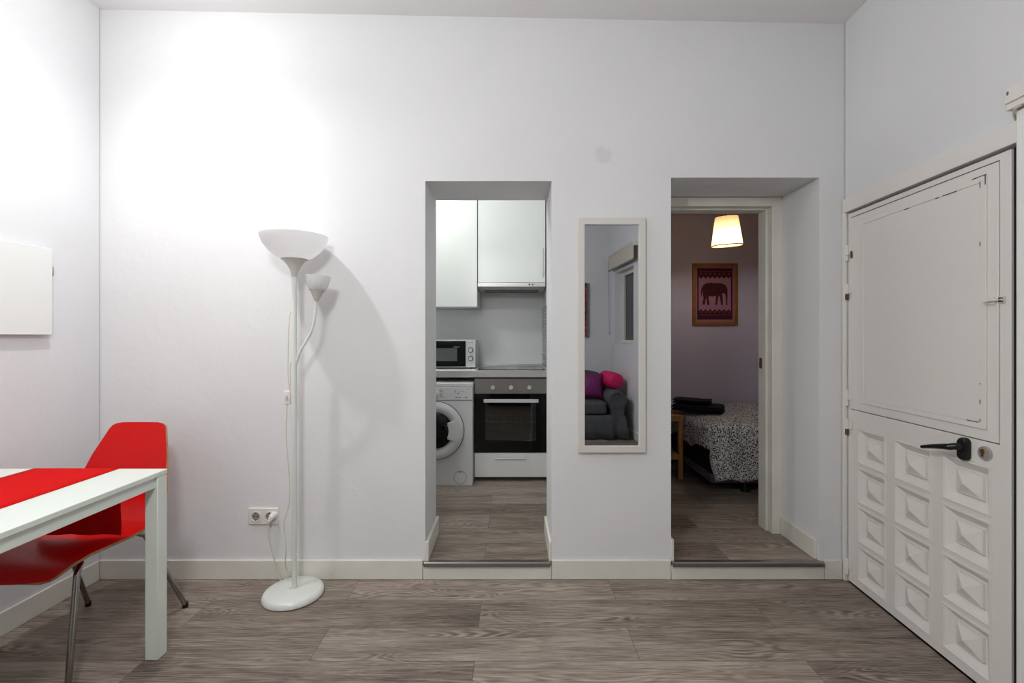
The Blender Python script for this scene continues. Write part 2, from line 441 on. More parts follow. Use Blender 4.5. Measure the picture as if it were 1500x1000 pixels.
# baseboards
def bb(name, mb, label): return struct(name, mb, M_cream, label, 'baseboard', keep=False, bevel=.003)
bt = .012
bb('baseboard_back', box(XL(D)+.001, XK0-.012, D-bt, D, 0, .101), 'cream baseboard left of the kitchen doorway')
bb('baseboard_back', box(XK1+.0, XB0-.003, D-bt, D, 0, .101), 'cream baseboard between the two doorways')
bb('baseboard_back', box(XB1+.02, XR(D)-.02, D-bt, D, 0, .101), 'short cream baseboard right of the bedroom doorway')
bb('baseboard_back', box(XK0-.010, XK1-.002, D-bt, D, 0, FZ-.018), 'cream riser board under the kitchen threshold')
bb('baseboard_back', box(XB0-.001, XB1+.018, D-bt, D, 0, FZ-.018), 'cream riser board under the bedroom threshold')
mb = MB(); mb.fn = lfn; mb.box(YR+.015, D-.016, 0, bt, 0, .101)
bb('baseboard_left', mb, 'cream baseboard along the left wall')
mb = MB(); mb.fn = rfn; mb.box(YR+.015, DY0-.11, 0, bt, 0, .101)
bb('baseboard_right', mb, 'cream baseboard along the right wall towards the sofa')
bb('baseboard_rear', box(XL(YR)+.015, XR(YR)-.015, YR, YR+bt, 0, .101), 'cream baseboard behind the sofa')
bb('trim_1', box(XK0-.0, XK0+.018, D-.004, D+TH, FZ+.001, FZ+.105), 'cream baseboard on left reveal of kitchen doorway')
bb('trim_2', box(XK1-.014, XK1, D-.002, D+TH, FZ+.001, FZ+.105), 'cream baseboard on right reveal of kitchen doorway')
bb('trim_3', box(XB0, XB0+.016, D-.004, D+.05, FZ+.001, FZ+.115), 'short cream baseboard end on left reveal of bedroom doorway')
bb('trim_4', box(XB1-.014, XB1, D+.02, D+TH-.02, FZ+.001, FZ+.105), 'cream baseboard on right reveal of bedroom doorway')

def threshold(x0, x1, lab, name):
    mb = MB(); y0, y1 = D-.026, D+.012
    prof = [(y1, FZ+.001), (y1, FZ+.003), (y0+.006, FZ+.006), (y0, FZ+.001), (y0, FZ-.017), (y0+.003, FZ-.017), (y0+.003, FZ-.003), (y0+.01, FZ+.001)]
    a = [mb.v((x0, y, z)) for y, z in prof]; b = [mb.v((x1, y, z)) for y, z in prof]
    mb.face(a); mb.face(b)
    for i in range(len(prof)): mb.face([a[i], a[(i+1)%8], b[(i+1)%8], b[i]])
    return tag(mb.build(name, M_threshold), lab, 'trim', None, 'structure')
threshold(XK0-.004, XK1-.008, 'metal edge strip on the kitchen step', 'trim_5')
threshold(XB0+.001, XB1+.012, 'metal edge strip on the bedroom step', 'trim_6')

# bedroom door frame (white painted wood)
YF = D+TH
t = thing('door_2', 'cream painted wooden door frame in the bedroom doorway', 'door frame', (1.2, YF, FZ), kind='structure')
mb = MB(); mb.box(1.555, 1.618, YF-.015, YF+.055, FZ+.001, 2.105); mb.box(1.540, 1.556, YF+.03, YF+.115, FZ+.001, 2.06); mb.box(1.556, 1.60, YF+.055, YF+.115, FZ+.001, 2.1)
mb.build('jamb', M_cream, t, bevel=.003)
mb = MB(); mb.box(.8, 1.555, YF-.015, YF+.055, 2.050, 2.105); mb.box(.8, 1.540, YF+.03, YF+.115, 2.040, 2.060); mb.box(.8, 1.556, YF+.055, YF+.115, 2.06, 2.1)
mb.build('head', M_cream, t, bevel=.003)
mb = MB(); mb.box(.822, .87, YF-.012, YF+.055, FZ+.001, 2.049); mb.box(.871, .886, YF+.03, YF+.115, FZ+.001, 2.04)
mb.build('jamb', M_cream, t, bevel=.003)
mb = MB(); mb.box(1.536, 1.5395, YF+.07, YF+.095, 1.075, 1.14); mb.box(1.532, 1.536, YF+.075, YF+.09, 1.085, 1.11)
mb.build('strike_plate', M_rust, t)['label'] = 'dark metal strike plate'

# ------------------------------------------------------------------ front door in the right wall
door = thing('door_1', 'off-white painted front door with carved square panels and upper hatch', 'door', tuple(RW(1.99, 0, 0)), kind='structure')
LY0, LY1 = 1.582, 2.431          # leaf
HY0, HY1, HZ0, HZ1 = 1.622, 2.412, .897, 1.886
cols = [(2.163, 2.357), (1.906, 2.111), (1.650, 1.857)]
rows = [(.045+.196*i, .045+.196*i+.178) for i in range(4)]
mb = MB(); mb.fn = rfn
ca = [LY0, LY1, HY0, HY1] + [v for c in cols for v in c]; cz = [.008, 1.908, HZ0, HZ1] + [v for r in rows for v in r]
cells(mb, ca, cz, -.045, 0, [(HY0, HY1, HZ0, HZ1)] + [(c[0], c[1], r[0], r[1]) for c in cols for r in rows])
mb.build('door_leaf', M_door, door, bevel=.0015)
for c in cols:
    for r in rows:
        mb = MB(); mb.fn = rfn; loops = []
        w = (c[1]-c[0])/2; h = (r[1]-r[0])/2; cy = (c[0]+c[1])/2; cz_ = (r[0]+r[1])/2
        for ins, dep in ((0,0),(.002,.004),(.008,.004),(.011,-.001),(.016,-.003),(.020,-.007),(.038,-.020),(.040,-.022),(.046,-.022),(.047,-.012),(.055,-.010)):
            aw, ah = w-ins*(w/.1), h-ins*(h/.095)
            loops.append([(cy+sx*aw, dep, cz_+sz*ah) for sx, sz in ((-1,-1),(1,-1),(1,1),(-1,1))])
        g = mb.grid(loops, closeu=True)
        ap = mb.v((cy, .012, cz_))
        for k in range(4): mb.face([g[-1][k], g[-1][(k+1)%4], ap])
        bk = [mb.v((cy+sx*w, -.044, cz_+sz*h)) for sx, sz in ((-1,-1),(1,-1),(1,1),(-1,1))]
        mb.face(bk)
        for k in range(4): mb.face([bk[k], bk[(k+1)%4], g[0][(k+1)%4], g[0][k]])
        mb.build('carved_panel', M_door, door, smooth=False)
g_ = .004
mb = MB(); mb.fn = rfn; mb.box(HY0+g_, HY1-g_, -.04, .001, HZ0+g_, HZ1-g_)
hatch = mb.build('upper_hatch', M_door, door, bevel=.002)
py0, py1, pz0, pz1 = 1.666, 2.330, .940, 1.850
mb = MB(); mb.fn = rfn
cells(mb, [py0, py0+.022, py1-.022, py1], [pz0, pz0+.022, pz1-.022, pz1], .0008, .0065, [(py0+.022, py1-.022, pz0+.022, pz1-.022)])
mb.build('panel_moulding', M_door, hatch, bevel=.002)
mb = MB(); mb.fn = rfn; mb.box(py0+.0225, py1-.0225, .001, .0045, pz0+.0225, pz1-.0225)
mb.build('flat_panel', M_door, hatch, bevel=.0008)
mb = MB(); mb.fn = rfn      # paint cracks along the moulding
for y0, y1, z in ((py0+.002, py0+.05, pz1+.0005), (py0+.03, py0+.055, pz1-.0005), (py0+.12, py0+.18, pz1-.022), (py0+.2, py0+.215, pz1-.0225), (py0+.35, py0+.38, pz1-.0225), (py0+.03, py0+.075, pz0+.0225)):
    mb.box(y0, y1, .004, .0069, z-.0012, z+.0012)
for z0, z1 in ((1.81, 1.835), (1.60, 1.615), (1.1, 1.105), (1.03, 1.045), (.965, .975)):
    mb.box(py0+.0215, py0+.0235, .004, .0069, z0, z1)
mb.box(py0+.001, py0+.004, .003, .0069, 1.815, 1.852)
mb.build('paint_crack', M_dark, hatch)
# casing
mb = MB(); mb.fn = rfn; mb.box(1.450, 2.4545, .0005, .016, DZ, 1.990)
mb.box(2.4345, 2.4545, .0005, .016, .0, DZ); mb.box(2.4215, 2.4345, -.06, -.046, .0, DZ)
struct('trim_7', mb, M_door, 'cream casing over and beside the front door hinges', 'door frame', keep=False, bevel=.003)
mb = MB(); mb.fn = rfn; mb.box(1.455, 1.531, .0005, .034, 0, 2.012)
struct('trim_8', mb, M_white, 'white upright post on the latch side of the front door', 'door frame', keep=False, bevel=.004)
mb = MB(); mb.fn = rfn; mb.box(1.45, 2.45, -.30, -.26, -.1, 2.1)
struct('door_gap_backing', mb, M_dark, 'black backing added to keep the front door gap dark', 'wall')  # shade of the door gap put into a flat black sheet
mb = MB(); mb.fn = rfn; mb.box(1.5465, 1.5815, -.044, -.008, .008, 1.912); mb.build('draught_strip', M_dark, door)
# handle
mb = MB(); mb.fn = rfn
ring = []
for sgn, cz0 in ((-1, .822), (1, .884)):
    pass
plate = []
for k in range(24):
    a = 2*PI*k/24; cy, czz = 1.748, .853
    plate.append((cy+.019*math.cos(a), czz+(.024 if math.sin(a) >= 0 else -.024)+.019*math.sin(a)))
a_ = [mb.v((y, .001, z)) for y, z in plate]; b_ = [mb.v((y, .017, z)) for y, z in plate]; c_ = [mb.v((1.748+(y-1.748)*.8, .024, .853+(z-.853)*.88)) for y, z in plate]
mb.face(a_); mb.face(c_)
for k in range(24):
    mb.face([a_[k], a_[(k+1)%24], b_[(k+1)%24], b_[k]]); mb.face([b_[k], b_[(k+1)%24], c_[(k+1)%24], c_[k]])
hd = mb.build('door_handle', M_black, door)
hd['label'] = 'black lever handle'
mb = MB(); mb.fn = rfn
mb.tube([(1.748,.02,.862), (1.748,.045,.862), (1.756,.056,.858), (1.78,.058,.854), (1.83,.057,.843), (1.885,.055,.828)], [.014,.013,.0125,.011,.009,.0065], n=12)
mb.build('lever', M_black, hd)
mb = MB(); mb.fn = rfn
def disc(mb, cy, cz, r, rz, d0, d1, n=28, r2=None):
    A = [mb.v((cy+r*math.cos(2*PI*k/n), d0, cz+rz*math.sin(2*PI*k/n))) for k in range(n)]
    B = [mb.v((cy+r*.9*math.cos(2*PI*k/n), d1, cz+rz*.9*math.sin(2*PI*k/n))) for k in range(n)]
    mb.face(A); mb.face(B)
    for k in range(n): mb.face([A[k], A[(k+1)%n], B[(k+1)%n], B[k]])
disc(mb, 1.672, .856, .026, .026, .001, .009)
lk = mb.build('lock_escutcheon', M_steel, door); lk['label'] = 'round steel lock plate'
mb = MB(); mb.fn = rfn; disc(mb, 1.676, .862, .009, .009, .0092, .0115); mb.box(1.672, 1.680, .0092, .0112, .843, .858)
mb.build('key_cylinder', M_brass, lk)
mb = MB(); mb.fn = rfn; mb.box(1.688, 1.6895, .0115, .012, .85, .866)
# slide bolt
mb = MB(); mb.fn = rfn; mb.box(1.636, 1.672, .001, .006, 1.385, 1.412); mb.box(1.600, 1.617, .001, .006, 1.388, 1.412)
sb = mb.build('slide_bolt', M_cream, door, bevel=.001)
mb = MB(); mb.fn = rfn; mb.tube([(1.602,.011,1.40), (1.676,.011,1.40)], .0045, n=8); mb.tube([(1.655,.011,1.40), (1.655,.028,1.394)], .004, n=8)
mb.build('bolt_pin', M_plastic, sb)
mb = MB(); mb.fn = rfn; mb.box(1.603, 1.612, .006, .015, 1.392, 1.408)
mb.build('bolt_keeper', M_rust, sb)
for z in (1.70, 1.50, .95, .80, .075):      # hinges
    mb = MB(); mb.fn = rfn
    mb.tube([(2.428,.009,z-.006), (2.428,.009,z+.045)], .0085, n=10); mb.box(2.395, 2.422, .001, .004, z-.004, z+.04)
    hg = mb.build('hinge', M_door, door)
    mb = MB(); mb.fn = rfn; mb.tube([(2.428,.009,z-.036), (2.428,.009,z-.008)], .008, n=10)
    mb.build('hinge_barrel', M_rust if z in (1.50, .80) else M_door, hg)
mb = MB(); mb.fn = rfn; mb.box(2.395, 2.404, .001, .008, 1.675, 1.71); mb.build('catch_plate', M_rust, door)

# junction box over the door
jb = thing('junction_box', 'beige plastic junction box high on right wall above the door', 'junction box', tuple(RW(1.53, 0, 1.99)))
mb = MB(); mb.fn = rfn; mb.box(1.43, 1.549, .0008, .05, 2.018, 2.095); mb.build('box_body', M_plastic, jb, bevel=.004)
mb = MB(); mb.fn = rfn; mb.box(1.433, 1.546, .0505, .056, 2.040, 2.093); mb.build('box_cover', M_plastic, jb, bevel=.003)
for y in (1.534, 1.47):
    mb = MB(); mb.fn = rfn; disc(mb, y, 2.072, .004, .007, .0562, .0572, 12); mb.build('screw', M_grey, jb)
for pts in ([(1.543,.012,2.017),(1.548,.012,2.004),(1.545,.010,1.993)], [(1.535,.02,2.017),(1.540,.022,2.004),(1.548,.010,1.993)], [(1.50,.046,2.0175),(1.517,.048,2.014),(1.535,.036,2.005),(1.556,.010,1.993)]):
    mb = MB(); mb.fn = rfn; mb.tube(pts, .0032, n=8, smooth=5); mb.build('cable', M_cord, jb)

# ------------------------------------------------------------------ window in the right wall (seen in the mirror)
w = thing('window_1', 'narrow white framed window with dark glass, seen in the mirror', 'window', tuple(RW(-1.32, -.1, WZ0)), kind='structure')
mb = MB(); mb.fn = rfn; a0, a1 = WY0+.002, WY1-.002
cells(mb, [a0, a0+.11, -1.20, a1], [WZ0+.002, WZ0+.05, WZ1-.05, WZ1-.002], -.14, -.09, [(a0+.11, -1.20, WZ0+.05, WZ1-.05)])
mb.build('window_frame', M_cream, w, bevel=.003)
mb = MB(); mb.fn = rfn; mb.box(a0+.111, -1.201, -.125, -.118, WZ0+.051, WZ1-.051); mb.build('pane', M_pane, w)
bl = thing('roller_blind', 'beige roller blind rolled high over the window, seen in the mirror', 'blind', tuple(RW(-1.3, .05, 2.0)))
mb = MB(); mb.fn = rfn; mb.tube([(-1.80,.05,2.40), (-.70,.05,2.40)], .028, n=20); rl = mb.build('roller', M_blind, bl)
mb = MB(); mb.fn = rfn; mb.box(-1.78, -.72, .068, .070, 2.21, 2.39); mb.build('blind_fabric', M_blind, bl)
mb = MB(); mb.fn = rfn; mb.box(-1.78, -.72, .062, .076, 2.19, 2.21); mb.build('bottom_bar', M_grey, bl)
for y in (-.695, -1.825):
    mb = MB(); mb.fn = rfn; mb.box(y, y+.02, .0008, .085, 2.36, 2.44); mb.build('bracket', M_white, bl)
mb = MB(); mb.fn = rfn; mb.tube([(-1.832,.04,2.4), (-1.832,.04,1.33)], .002, n=6); mb.tube([(-1.832,.065,2.4), (-1.832,.055,1.33)], .002, n=6); mb.tube([(-1.832,.047,1.335), (-1.832,.047,1.29)], .006, n=6)
mb.build('pull_cord', M_grey, bl)
mb = MB(); mb.fn = rfn; mb.tube([(-1.80,.003,1.17), (-1.84,.003,1.0), (-1.86,.003,.8), (-1.87,.003,.5), (-1.87,.003,.11)], .003, n=6, smooth=5)
tag(mb.build('wall_cable', M_cord), 'thin pale cable running down the wall corner behind the sofa', 'cable')

# canvas on rear wall
cv = thing('canvas_painting', 'red and orange abstract painting on the wall behind the sofa', 'painting', (.81, YR+.02, 1.27))
box(.50, 1.085, YR+.0001, YR+.035, 1.265, 2.04).build('canvas', M_art, cv)
mb = MB(); cells(mb, [.497, .4995, 1.0855, 1.115], [1.26, 1.2645, 2.0405, 2.045], YR+.001, YR+.034, [(.4995, 1.0855, 1.2645, 2.0405)]); mb.build('border', M_grey, cv)

# ------------------------------------------------------------------ white panel on left wall
pn = thing('wall_panel', 'blank white rectangular panel with a small latch on left wall', 'panel', tuple(lfn(Vector((1.9, .02, 1.28)))))
mb = MB(); mb.fn = lfn; mb.box(1.50, 2.182, .012, .030, 1.281, 1.681); mb.build('panel_board', M_white, pn, bevel=.002)
mb = MB(); mb.fn = lfn; mb.box(1.53, 2.16, .0008, .0115, 1.31, 1.65); mb.build('backing_frame', M_grey, pn)
mb = MB(); mb.fn = lfn; mb.tube([(2.20,.002,1.60),(2.20,.014,1.598),(2.20,.014,1.562),(2.20,.002,1.56)], .0028, n=8, smooth=4); mb.build('latch', M_steel, pn)

# ------------------------------------------------------------------ floor lamp
LX, LY = -1.070, 2.30
lamp = thing('floor_lamp', 'white uplighter floor lamp with a small reading arm', 'floor lamp', (LX, LY, 0))
cb = (LX-.005, LY, 0)
MB().lathe([(.136,.0005),(.14,.004)], cb, n=64).build('base_pad', M_black, lamp)
MB().lathe([(.141,.0045),(.142,.012),(.136,.026),(.124,.034),(.06,.0365),(.016,.038),(.0155,.05)], cb, n=64).build('base', M_lampw, lamp)
MB().lathe([(.0115,.037),(.0115,1.60)], (LX, LY, 0), n=20).build('pole', M_lampw, lamp)
MB().lathe([(.013,1.565),(.0145,1.58),(.021,1.60),(.033,1.622),(.048,1.641),(.064,1.652),(.062,1.653),(.044,1.642),(.012,1.61)], (LX, LY, 0), n=40).build('shade_holder', M_cone, lamp)
bowl = [(.002,1.640),(.055,1.650),(.09,1.668),(.12,1.694),(.142,1.724),(.154,1.752),(.157,1.766),(.154,1.766),(.139,1.726),(.117,1.698),(.088,1.673),(.053,1.655),(.002,1.645)]
MB().lathe(bowl, (LX, LY, 0), n=64, cap=False).build('bowl_shade', M_bowl, lamp, ang=60)
# side arm
ax, ay = P(466, 492, 2.27).x, 2.27
armp = [(LX+.008, LY, H-(532-492)/F*LY), tuple(P(440,514,2.29)), tuple(P(447,502,2.285)), tuple(P(453,491.5,2.28)), tuple(P(458,480,2.275)), tuple(P(461,465,2.27)), tuple(P(462.3,452,2.27)), tuple(P(463,437,2.27))]
arm = MB().tube(armp, .0065, n=12, smooth=6).build('reading_arm', M_lampw, lamp)
tilt = Matrix.Rotation(math.radians(4), 3, 'Y') 
cc = P(463.5, 441, 2.27)
MB().lathe([(.010,0),(.014,.012),(.030,.044),(.040,.056),(.037,.056),(.01,.02)], cc, n=32, rot=tilt).build('arm_shade_holder', M_cone, arm)
MB().lathe([(.004,.046),(.036,.052),(.047,.072),(.054,.10),(.0575,.124),(.0555,.124),(.051,.10),(.044,.074),(.034,.056),(.004,.05)], cc, n=40, rot=tilt, cap=False).build('small_shade', M_bowl, arm, ang=60)
# cord: leaves the pole, passes a switch and drops in waves to the base, then on to the plug
yk = LY-.004
cord = MB().tube([P(429,457,yk), P(425,460,yk), P(423,480,yk), P(422,520,yk), P(422,550,yk), P(424,572,yk)], .0022, n=8, smooth=6)
cord.tube([P(430,530,yk), P(426,532,yk), P(425,545,yk), P(425.5,560,yk), P(424.5,572,yk)], .0022, n=8, smooth=6)
cord.tube([P(421,591,yk), P(420,605,yk), P(419.5,640,yk), P(423,690,yk), P(424.5,715,yk), P(423,740,yk), P(416,768,yk), P(418.5,790,yk), P(419,812,yk), P(418,820,2.33), P(420,834,2.38), P(426,838,2.40), P(432,842,2.42)], .0024, n=8, smooth=6)
cz1 = 1.275
cord.tube([Vector((-1.256, 2.418, .318)), Vector((-1.262, 2.415, .27)), Vector((-1.245, 2.42, .17)), Vector((-1.215, 2.425, .06)), Vector((-1.18, 2.405, .008)), Vector((-1.12, 2.425, .006)), Vector((-1.05, 2.443, .006)), P(432,842,2.42)], .0024, n=8, smooth=6)
cd = cord.build('cord', M_cord, lamp)
sw = P(421.5, 582, yk)
MB().box(sw.x-.015, sw.x+.015, sw.y-.009, sw.y+.007, sw.z-.034, sw.z+.034).build('cord_switch', M_plastic, cd, bevel=.004)
MB().box(sw.x-.006, sw.x+.006, sw.y-.013, sw.y-.0095, sw.z-.012, sw.z+.012).build('rocker', M_cone, cd, bevel=.0015)
MB().tube([(-1.246, 2.449, .338), (-1.246, 2.44, .338), (-1.25, 2.425, .333), (-1.256, 2.415, .315)], [.019,.019,.014,.006], n=14).build('plug', M_plastic, cd)

# double socket
so = thing('power_socket', 'white double wall socket with a plug in its right outlet', 'socket', (-1.30, D, .287))
p0, p1 = P(365.5, 767, D), P(408.5, 743, D)
mb = MB(); mb.box(p0.x, p1.x, D-.011, D-.0008, p0.z, p1.z); mb.build('socket_plate', M_plastic, so, bevel=.004)
for cx in (p0.x+.040, p1.x-.042):
    c = ((cx, D-.0112, (p0.z+p1.z)/2))
    MB().lathe([(.0285,0),(.0285,.004),(.0225,.004),(.0215,.0008),(.002,.0008)], c, axis='y', n=32).build('outlet', M_plastic, so)
    mb = MB().lathe([(.0205,.0010),(.0205,.0014)], c, axis='y', n=32); o = mb.build('outlet_recess', M_sockdark, so)
    mb = MB()
    for s_ in (-1, 1): mb.lathe([(.0032,.0016),(.0032,.002)], (c[0]+s_*.009, c[1], c[2]), axis='y', n=12); mb.box(c[0]-.002, c[0]+.002, c[1]-.003, c[1]-.0016, c[2]+s_*.019-.003, c[2]+s_*.019+.003)
    mb.build('contacts', M_dark, so)

# ------------------------------------------------------------------ mirror
mr_ = thing('wall_mirror', 'tall narrow mirror in white frame between the two doorways', 'mirror', (.525, D, .66))
q0, q1 = P(846.5, 663, D-.02), P(946, 318.5, D-.02)
fw = .036
mb = MB(); cells(mb, [q0.x, q0.x+fw, q1.x-fw, q1.x], [q0.z, q0.z+fw, q1.z-fw, q1.z], D-.022, D-.001, [(q0.x+fw, q1.x-fw, q0.z+fw, q1.z-fw)])
mb.build('mirror_frame', mat('off white mirror frame', (218,216,209), .45), mr_, bevel=.003)
box(q0.x+fw+.0005, q1.x-fw-.0005, D-.012, D-.002, q0.z+fw+.0005, q1.z-fw-.0005).build('mirror_glass', M_mirror, mr_, smooth=False)

# ------------------------------------------------------------------ table + runner
tb = thing('dining_table', 'white rectangular table with square legs at left edge', 'table', (-1.765, 1.27, 0))
TX0, TX1, TY0, TY1, TZ = -2.135, -1.391, .66, 1.889, .740
box(TX0, TX1, TY0, TY1, TZ-.020, TZ).build('tabletop', M_tablew, tb, bevel=.0025)
mb = MB()
for a in ((TX0+.01, TX1-.01, TY0+.01, TY0+.03), (TX0+.01, TX1-.01, TY1-.03, TY1-.01), (TX0+.01, TX0+.03, TY0+.031, TY1-.031), (TX1-.03, TX1-.01, TY0+.031, TY1-.031)):
    mb.box(a[0], a[1], a[2], a[3], TZ-.062, TZ-.0205)
mb.build('apron', M_tablew, tb, bevel=.002)
for x in (TX0+.001, TX1-.052):
    for y in (TY0+.001, TY1-.052):
        box(x, x+.051, y, y+.051, 0.0005, TZ-.0205).build('leg', M_tablew, tb, bevel=.003)
RX0, RX1 = P(52, 686, TY1).x, P(176, 686, TY1).x
mb = MB(); nn = 8; z0 = TZ+.0015
path = [(TY0+.02, z0), (1.0, z0), (1.4, z0), (1.8, z0), (TY1-.004, z0), (TY1+.004, z0-.002), (TY1+.0065, z0-.012)] + [(TY1+.007+.004*math.sin(k*.9), z0-.012-.026*k) for k in range(1, 11)]
rowsp = []
for i, (y, z) in enumerate(path):
    k = max(0, i-6)
    rowsp.append([(RX0+(RX1-RX0)*u/nn, y+.0006*k*math.sin(u*1.9+k*.2), z+(.0006*math.sin(u*2.3+i) if i < 4 else 0)) for u in range(nn+1)])
mb.grid(rowsp)
tag(mb.build('table_runner', M_runner, solid=.002, ang=80), 'red cloth runner lying along the white table, its end hanging down', 'table runner')

# ------------------------------------------------------------------ chair
ch = thing('dining_chair', 'red plywood shell chair with chrome tube legs behind the table', 'chair', (-1.775, 1.95, 0))
prof = [(-.345,.420,.150),(-.343,.424,.182),(-.336,.433,.198),(-.318,.445,.208),(-.28,.457,.215),(-.22,.462,.218),(-.12,.456,.220),(-.03,.449,.220),(.04,.449,.216),(.09,.457,.200),(.125,.472,.184),(.15,.492,.172),(.167,.515,.170),(.174,.527,.190),(.178,.536,.203),(.190,.57,.203),(.205,.62,.197),(.222,.67,.187),(.242,.73,.172),(.262,.79,.150),(.278,.835,.134),(.284,.852,.124),(.287,.860,.108),(.288,.864,.085)]
nu = 17
def surf(i, j):
    y, z, hw = prof[i]; u = -1+2*j/(nu-1)
    b = min(1, max(0, (z-.46)/.2)) if y > 0 else 0
    x = u*hw
    dz = (1-b)*.010*u*u; dy = -b*.028*(u*hw/.2)**2
    return Vector((x, y+dy, z+dz))
top = [[surf(i, j) for j in range(nu)] for i in range(len(prof))]
def nrm(i, j):
    a = top[min(i+1, len(prof)-1)][j]-top[max(i-1, 0)][j]; b = top[i][min(j+1, nu-1)]-top[i][max(j-1, 0)]
    return b.cross(a).normalized()
bot = [[top[i][j]-nrm(i, j)*.010 for j in range(nu)] for i in range(len(prof))]
mb = MB()
gt = [[mb.v(p) for p in r] for r in top]; gb = [[mb.v(p) for p in r] for r in bot]
I, J = len(prof)-1, nu-1
for i in range(I):
    for j in range(J):
        mb.face([gt[i][j], gt[i][j+1], gt[i+1][j+1], gt[i+1][j]], 0); mb.face([gb[i][j], gb[i+1][j], gb[i+1][j+1], gb[i][j+1]], 0)
    mb.face([gt[i][0], gt[i+1][0], gb[i+1][0], gb[i][0]], 1); mb.face([gt[i][J], gb[i][J], gb[i+1][J], gt[i+1][J]], 1)
for j in range(J):
    mb.face([gt[0][j], gb[0][j], gb[0][j+1], gt[0][j+1]], 1); mb.face([gt[I][j], gt[I][j+1], gb[I][j+1], gb[I][j]], 1)
mb.build('seat_shell', [M_red, M_ply], ch, local=True, ang=50)
for sx, pts in ((1, [(.10,-.17,.437),(.16,-.20,.432),(.184,-.24,.405),(.193,-.285,.012)]), (-1, [(-.10,-.17,.437),(-.155,-.195,.432),(-.178,-.235,.405),(-.193,-.285,.012)]),
                (1, [(.10,.03,.434),(.155,.05,.432),(.178,.085,.410),(.238,.250,.012)]), (-1, [(-.10,.03,.434),(-.155,.05,.432),(-.178,.085,.410),(-.230,.262,.012)])):
    p = [Vector(q) for q in pts]
    full = catmull(p[:3], 5) + [p[3]]
    lg = MB().tube(full, .0105, n=14).build('leg', M_chrome, ch, local=True)
    e = p[3]; MB().lathe([(.0125,.0005),(.0125,.022)], (e.x, e.y, 0), n=14).build('leg_cap', M_black, lg, local=True)
mb = MB(); mb.tube([(0,-.19,.434),(0,.05,.434)], .009, n=10); mb.tube([(-.10,-.17,.437),(.10,-.17,.437)], .009, n=10); mb.tube([(-.10,.03,.434),(.10,.03,.434)], .009, n=10)
mb.build('under_frame', M_chrome, ch, local=True)

# ------------------------------------------------------------------ kitchen
YU = 4.07
def wall_cab(x0, x1, z0, z1, lab, handle):
    t = thing('wall_cabinet', lab, 'cabinet', ((x0+x1)/2, 4.25, z0), group=None)
    box(x0+.001, x1-.001, YU+.021, 4.449, z0+.0, z1).build('carcass', M_white, t)
    d = box(x0+.002, x1-.002, YU, YU+.019, z0-.003 if not handle else z0, z1-.002).build('door', M_white, t, bevel=.0015)
    if handle:
        hx = x1-.022; mb = MB(); mb.tube([(hx, YU-.03, z0+.04), (hx, YU-.03, z0+.29)], .006, n=12)
        for z in (z0+.06, z0+.27): mb.tube([(hx, YU-.03, z), (hx, YU-.0005, z)], .004, n=8)
        mb.build('handle', M_steel, d)
wall_cab(-.90, -.302, 1.533, 2.50, 'white handleless wall cabinet above the microwave', False)
wall_cab(-.298, .292, 1.742, 2.50, 'white wall cabinet with steel bar handle over the hood', True)
hd_ = thing('range_hood', 'slim steel extractor hood under the shorter wall cabinet', 'extractor hood', (0, 4.2, 1.68))
mb = MB(); poly = [(YU-.008, 1.739), (YU-.008, 1.705), (YU+.05, 1.685), (4.44, 1.685), (4.44, 1.739)]
a = [mb.v((-.298, y, z)) for y, z in poly]; b = [mb.v((.290, y, z)) for y, z in poly]
mb.face(a); mb.face(b)
for i in range(5): mb.face([a[i], a[(i+1)%5], b[(i+1)%5], b[i]])
mb.build('hood_body', M_steel, hd_, bevel=.001)
box(-.25, .24, YU+.09, 4.40, 1.680, 1.6845).build('filter', M_grey, hd_)
for x in (.15, .18): MB().lathe([(.007,0),(.007,.006)], (x, YU-.0085, 1.722), axis='y', n=12).build('button', M_black, hd_)
sp = box(-1.6, .288, 4.440, 4.4495, 1.0, 1.527).build('splashback', M_splash)
tag(sp, 'pale glossy splashback behind the microwave and hob', 'splashback')
mz = box(.288, .2995, 3.80, 4.438, 1.0, 1.53).build('mosaic_splashback', M_mosaic); tag(mz, 'dark grey mosaic tile strip on wall beside the hob', 'tiles')
WT = .994; YW = 3.80
wt = thing('worktop', 'pale worktop with steel front edge over washer and oven', 'worktop', (-.6, 4.1, WT-.055))
box(-1.6, .298, YW+.004, 4.438, WT-.04, WT).build('worktop_slab', M_white, wt)
box(-1.6, .298, YW-.004, YW+.0035, WT-.054, WT+.0005).build('edge_strip', M_steel, wt, bevel=.002)
# worktop support: hob
hb = thing('hob', 'black glass hob in a raised steel surround on worktop', 'hob', (0, 4.1, WT+.001))
box(-.28, .27, YW+.03, 4.33, WT+.0012, WT+.006).build('hob_glass', M_blackg, hb)
mb = MB(); cells_pts = None
for a in ((-.30, .284, 4.335, 4.41, .018), (-.30, -.285, YW+.02, 4.334, .010), (.272, .286, YW+.02, 4.334, .022)):
    mb.box(a[0], a[1], a[2], a[3], WT+.0012, WT+a[4])
mb.build('hob_surround', M_steel, hb, bevel=.002)
for cx, cy, r in ((-.14, 3.98, .09), (.13, 3.98, .075), (-.14, 4.2, .075), (.13, 4.2, .09)):
    mb = MB(); mb.lathe([(r,.0062),(r,.0066),(r-.003,.0066),(r-.003,.0062)], (cx, cy, WT), n=40, cap=False); mb.build('cooking_zone', M_grey, hb)

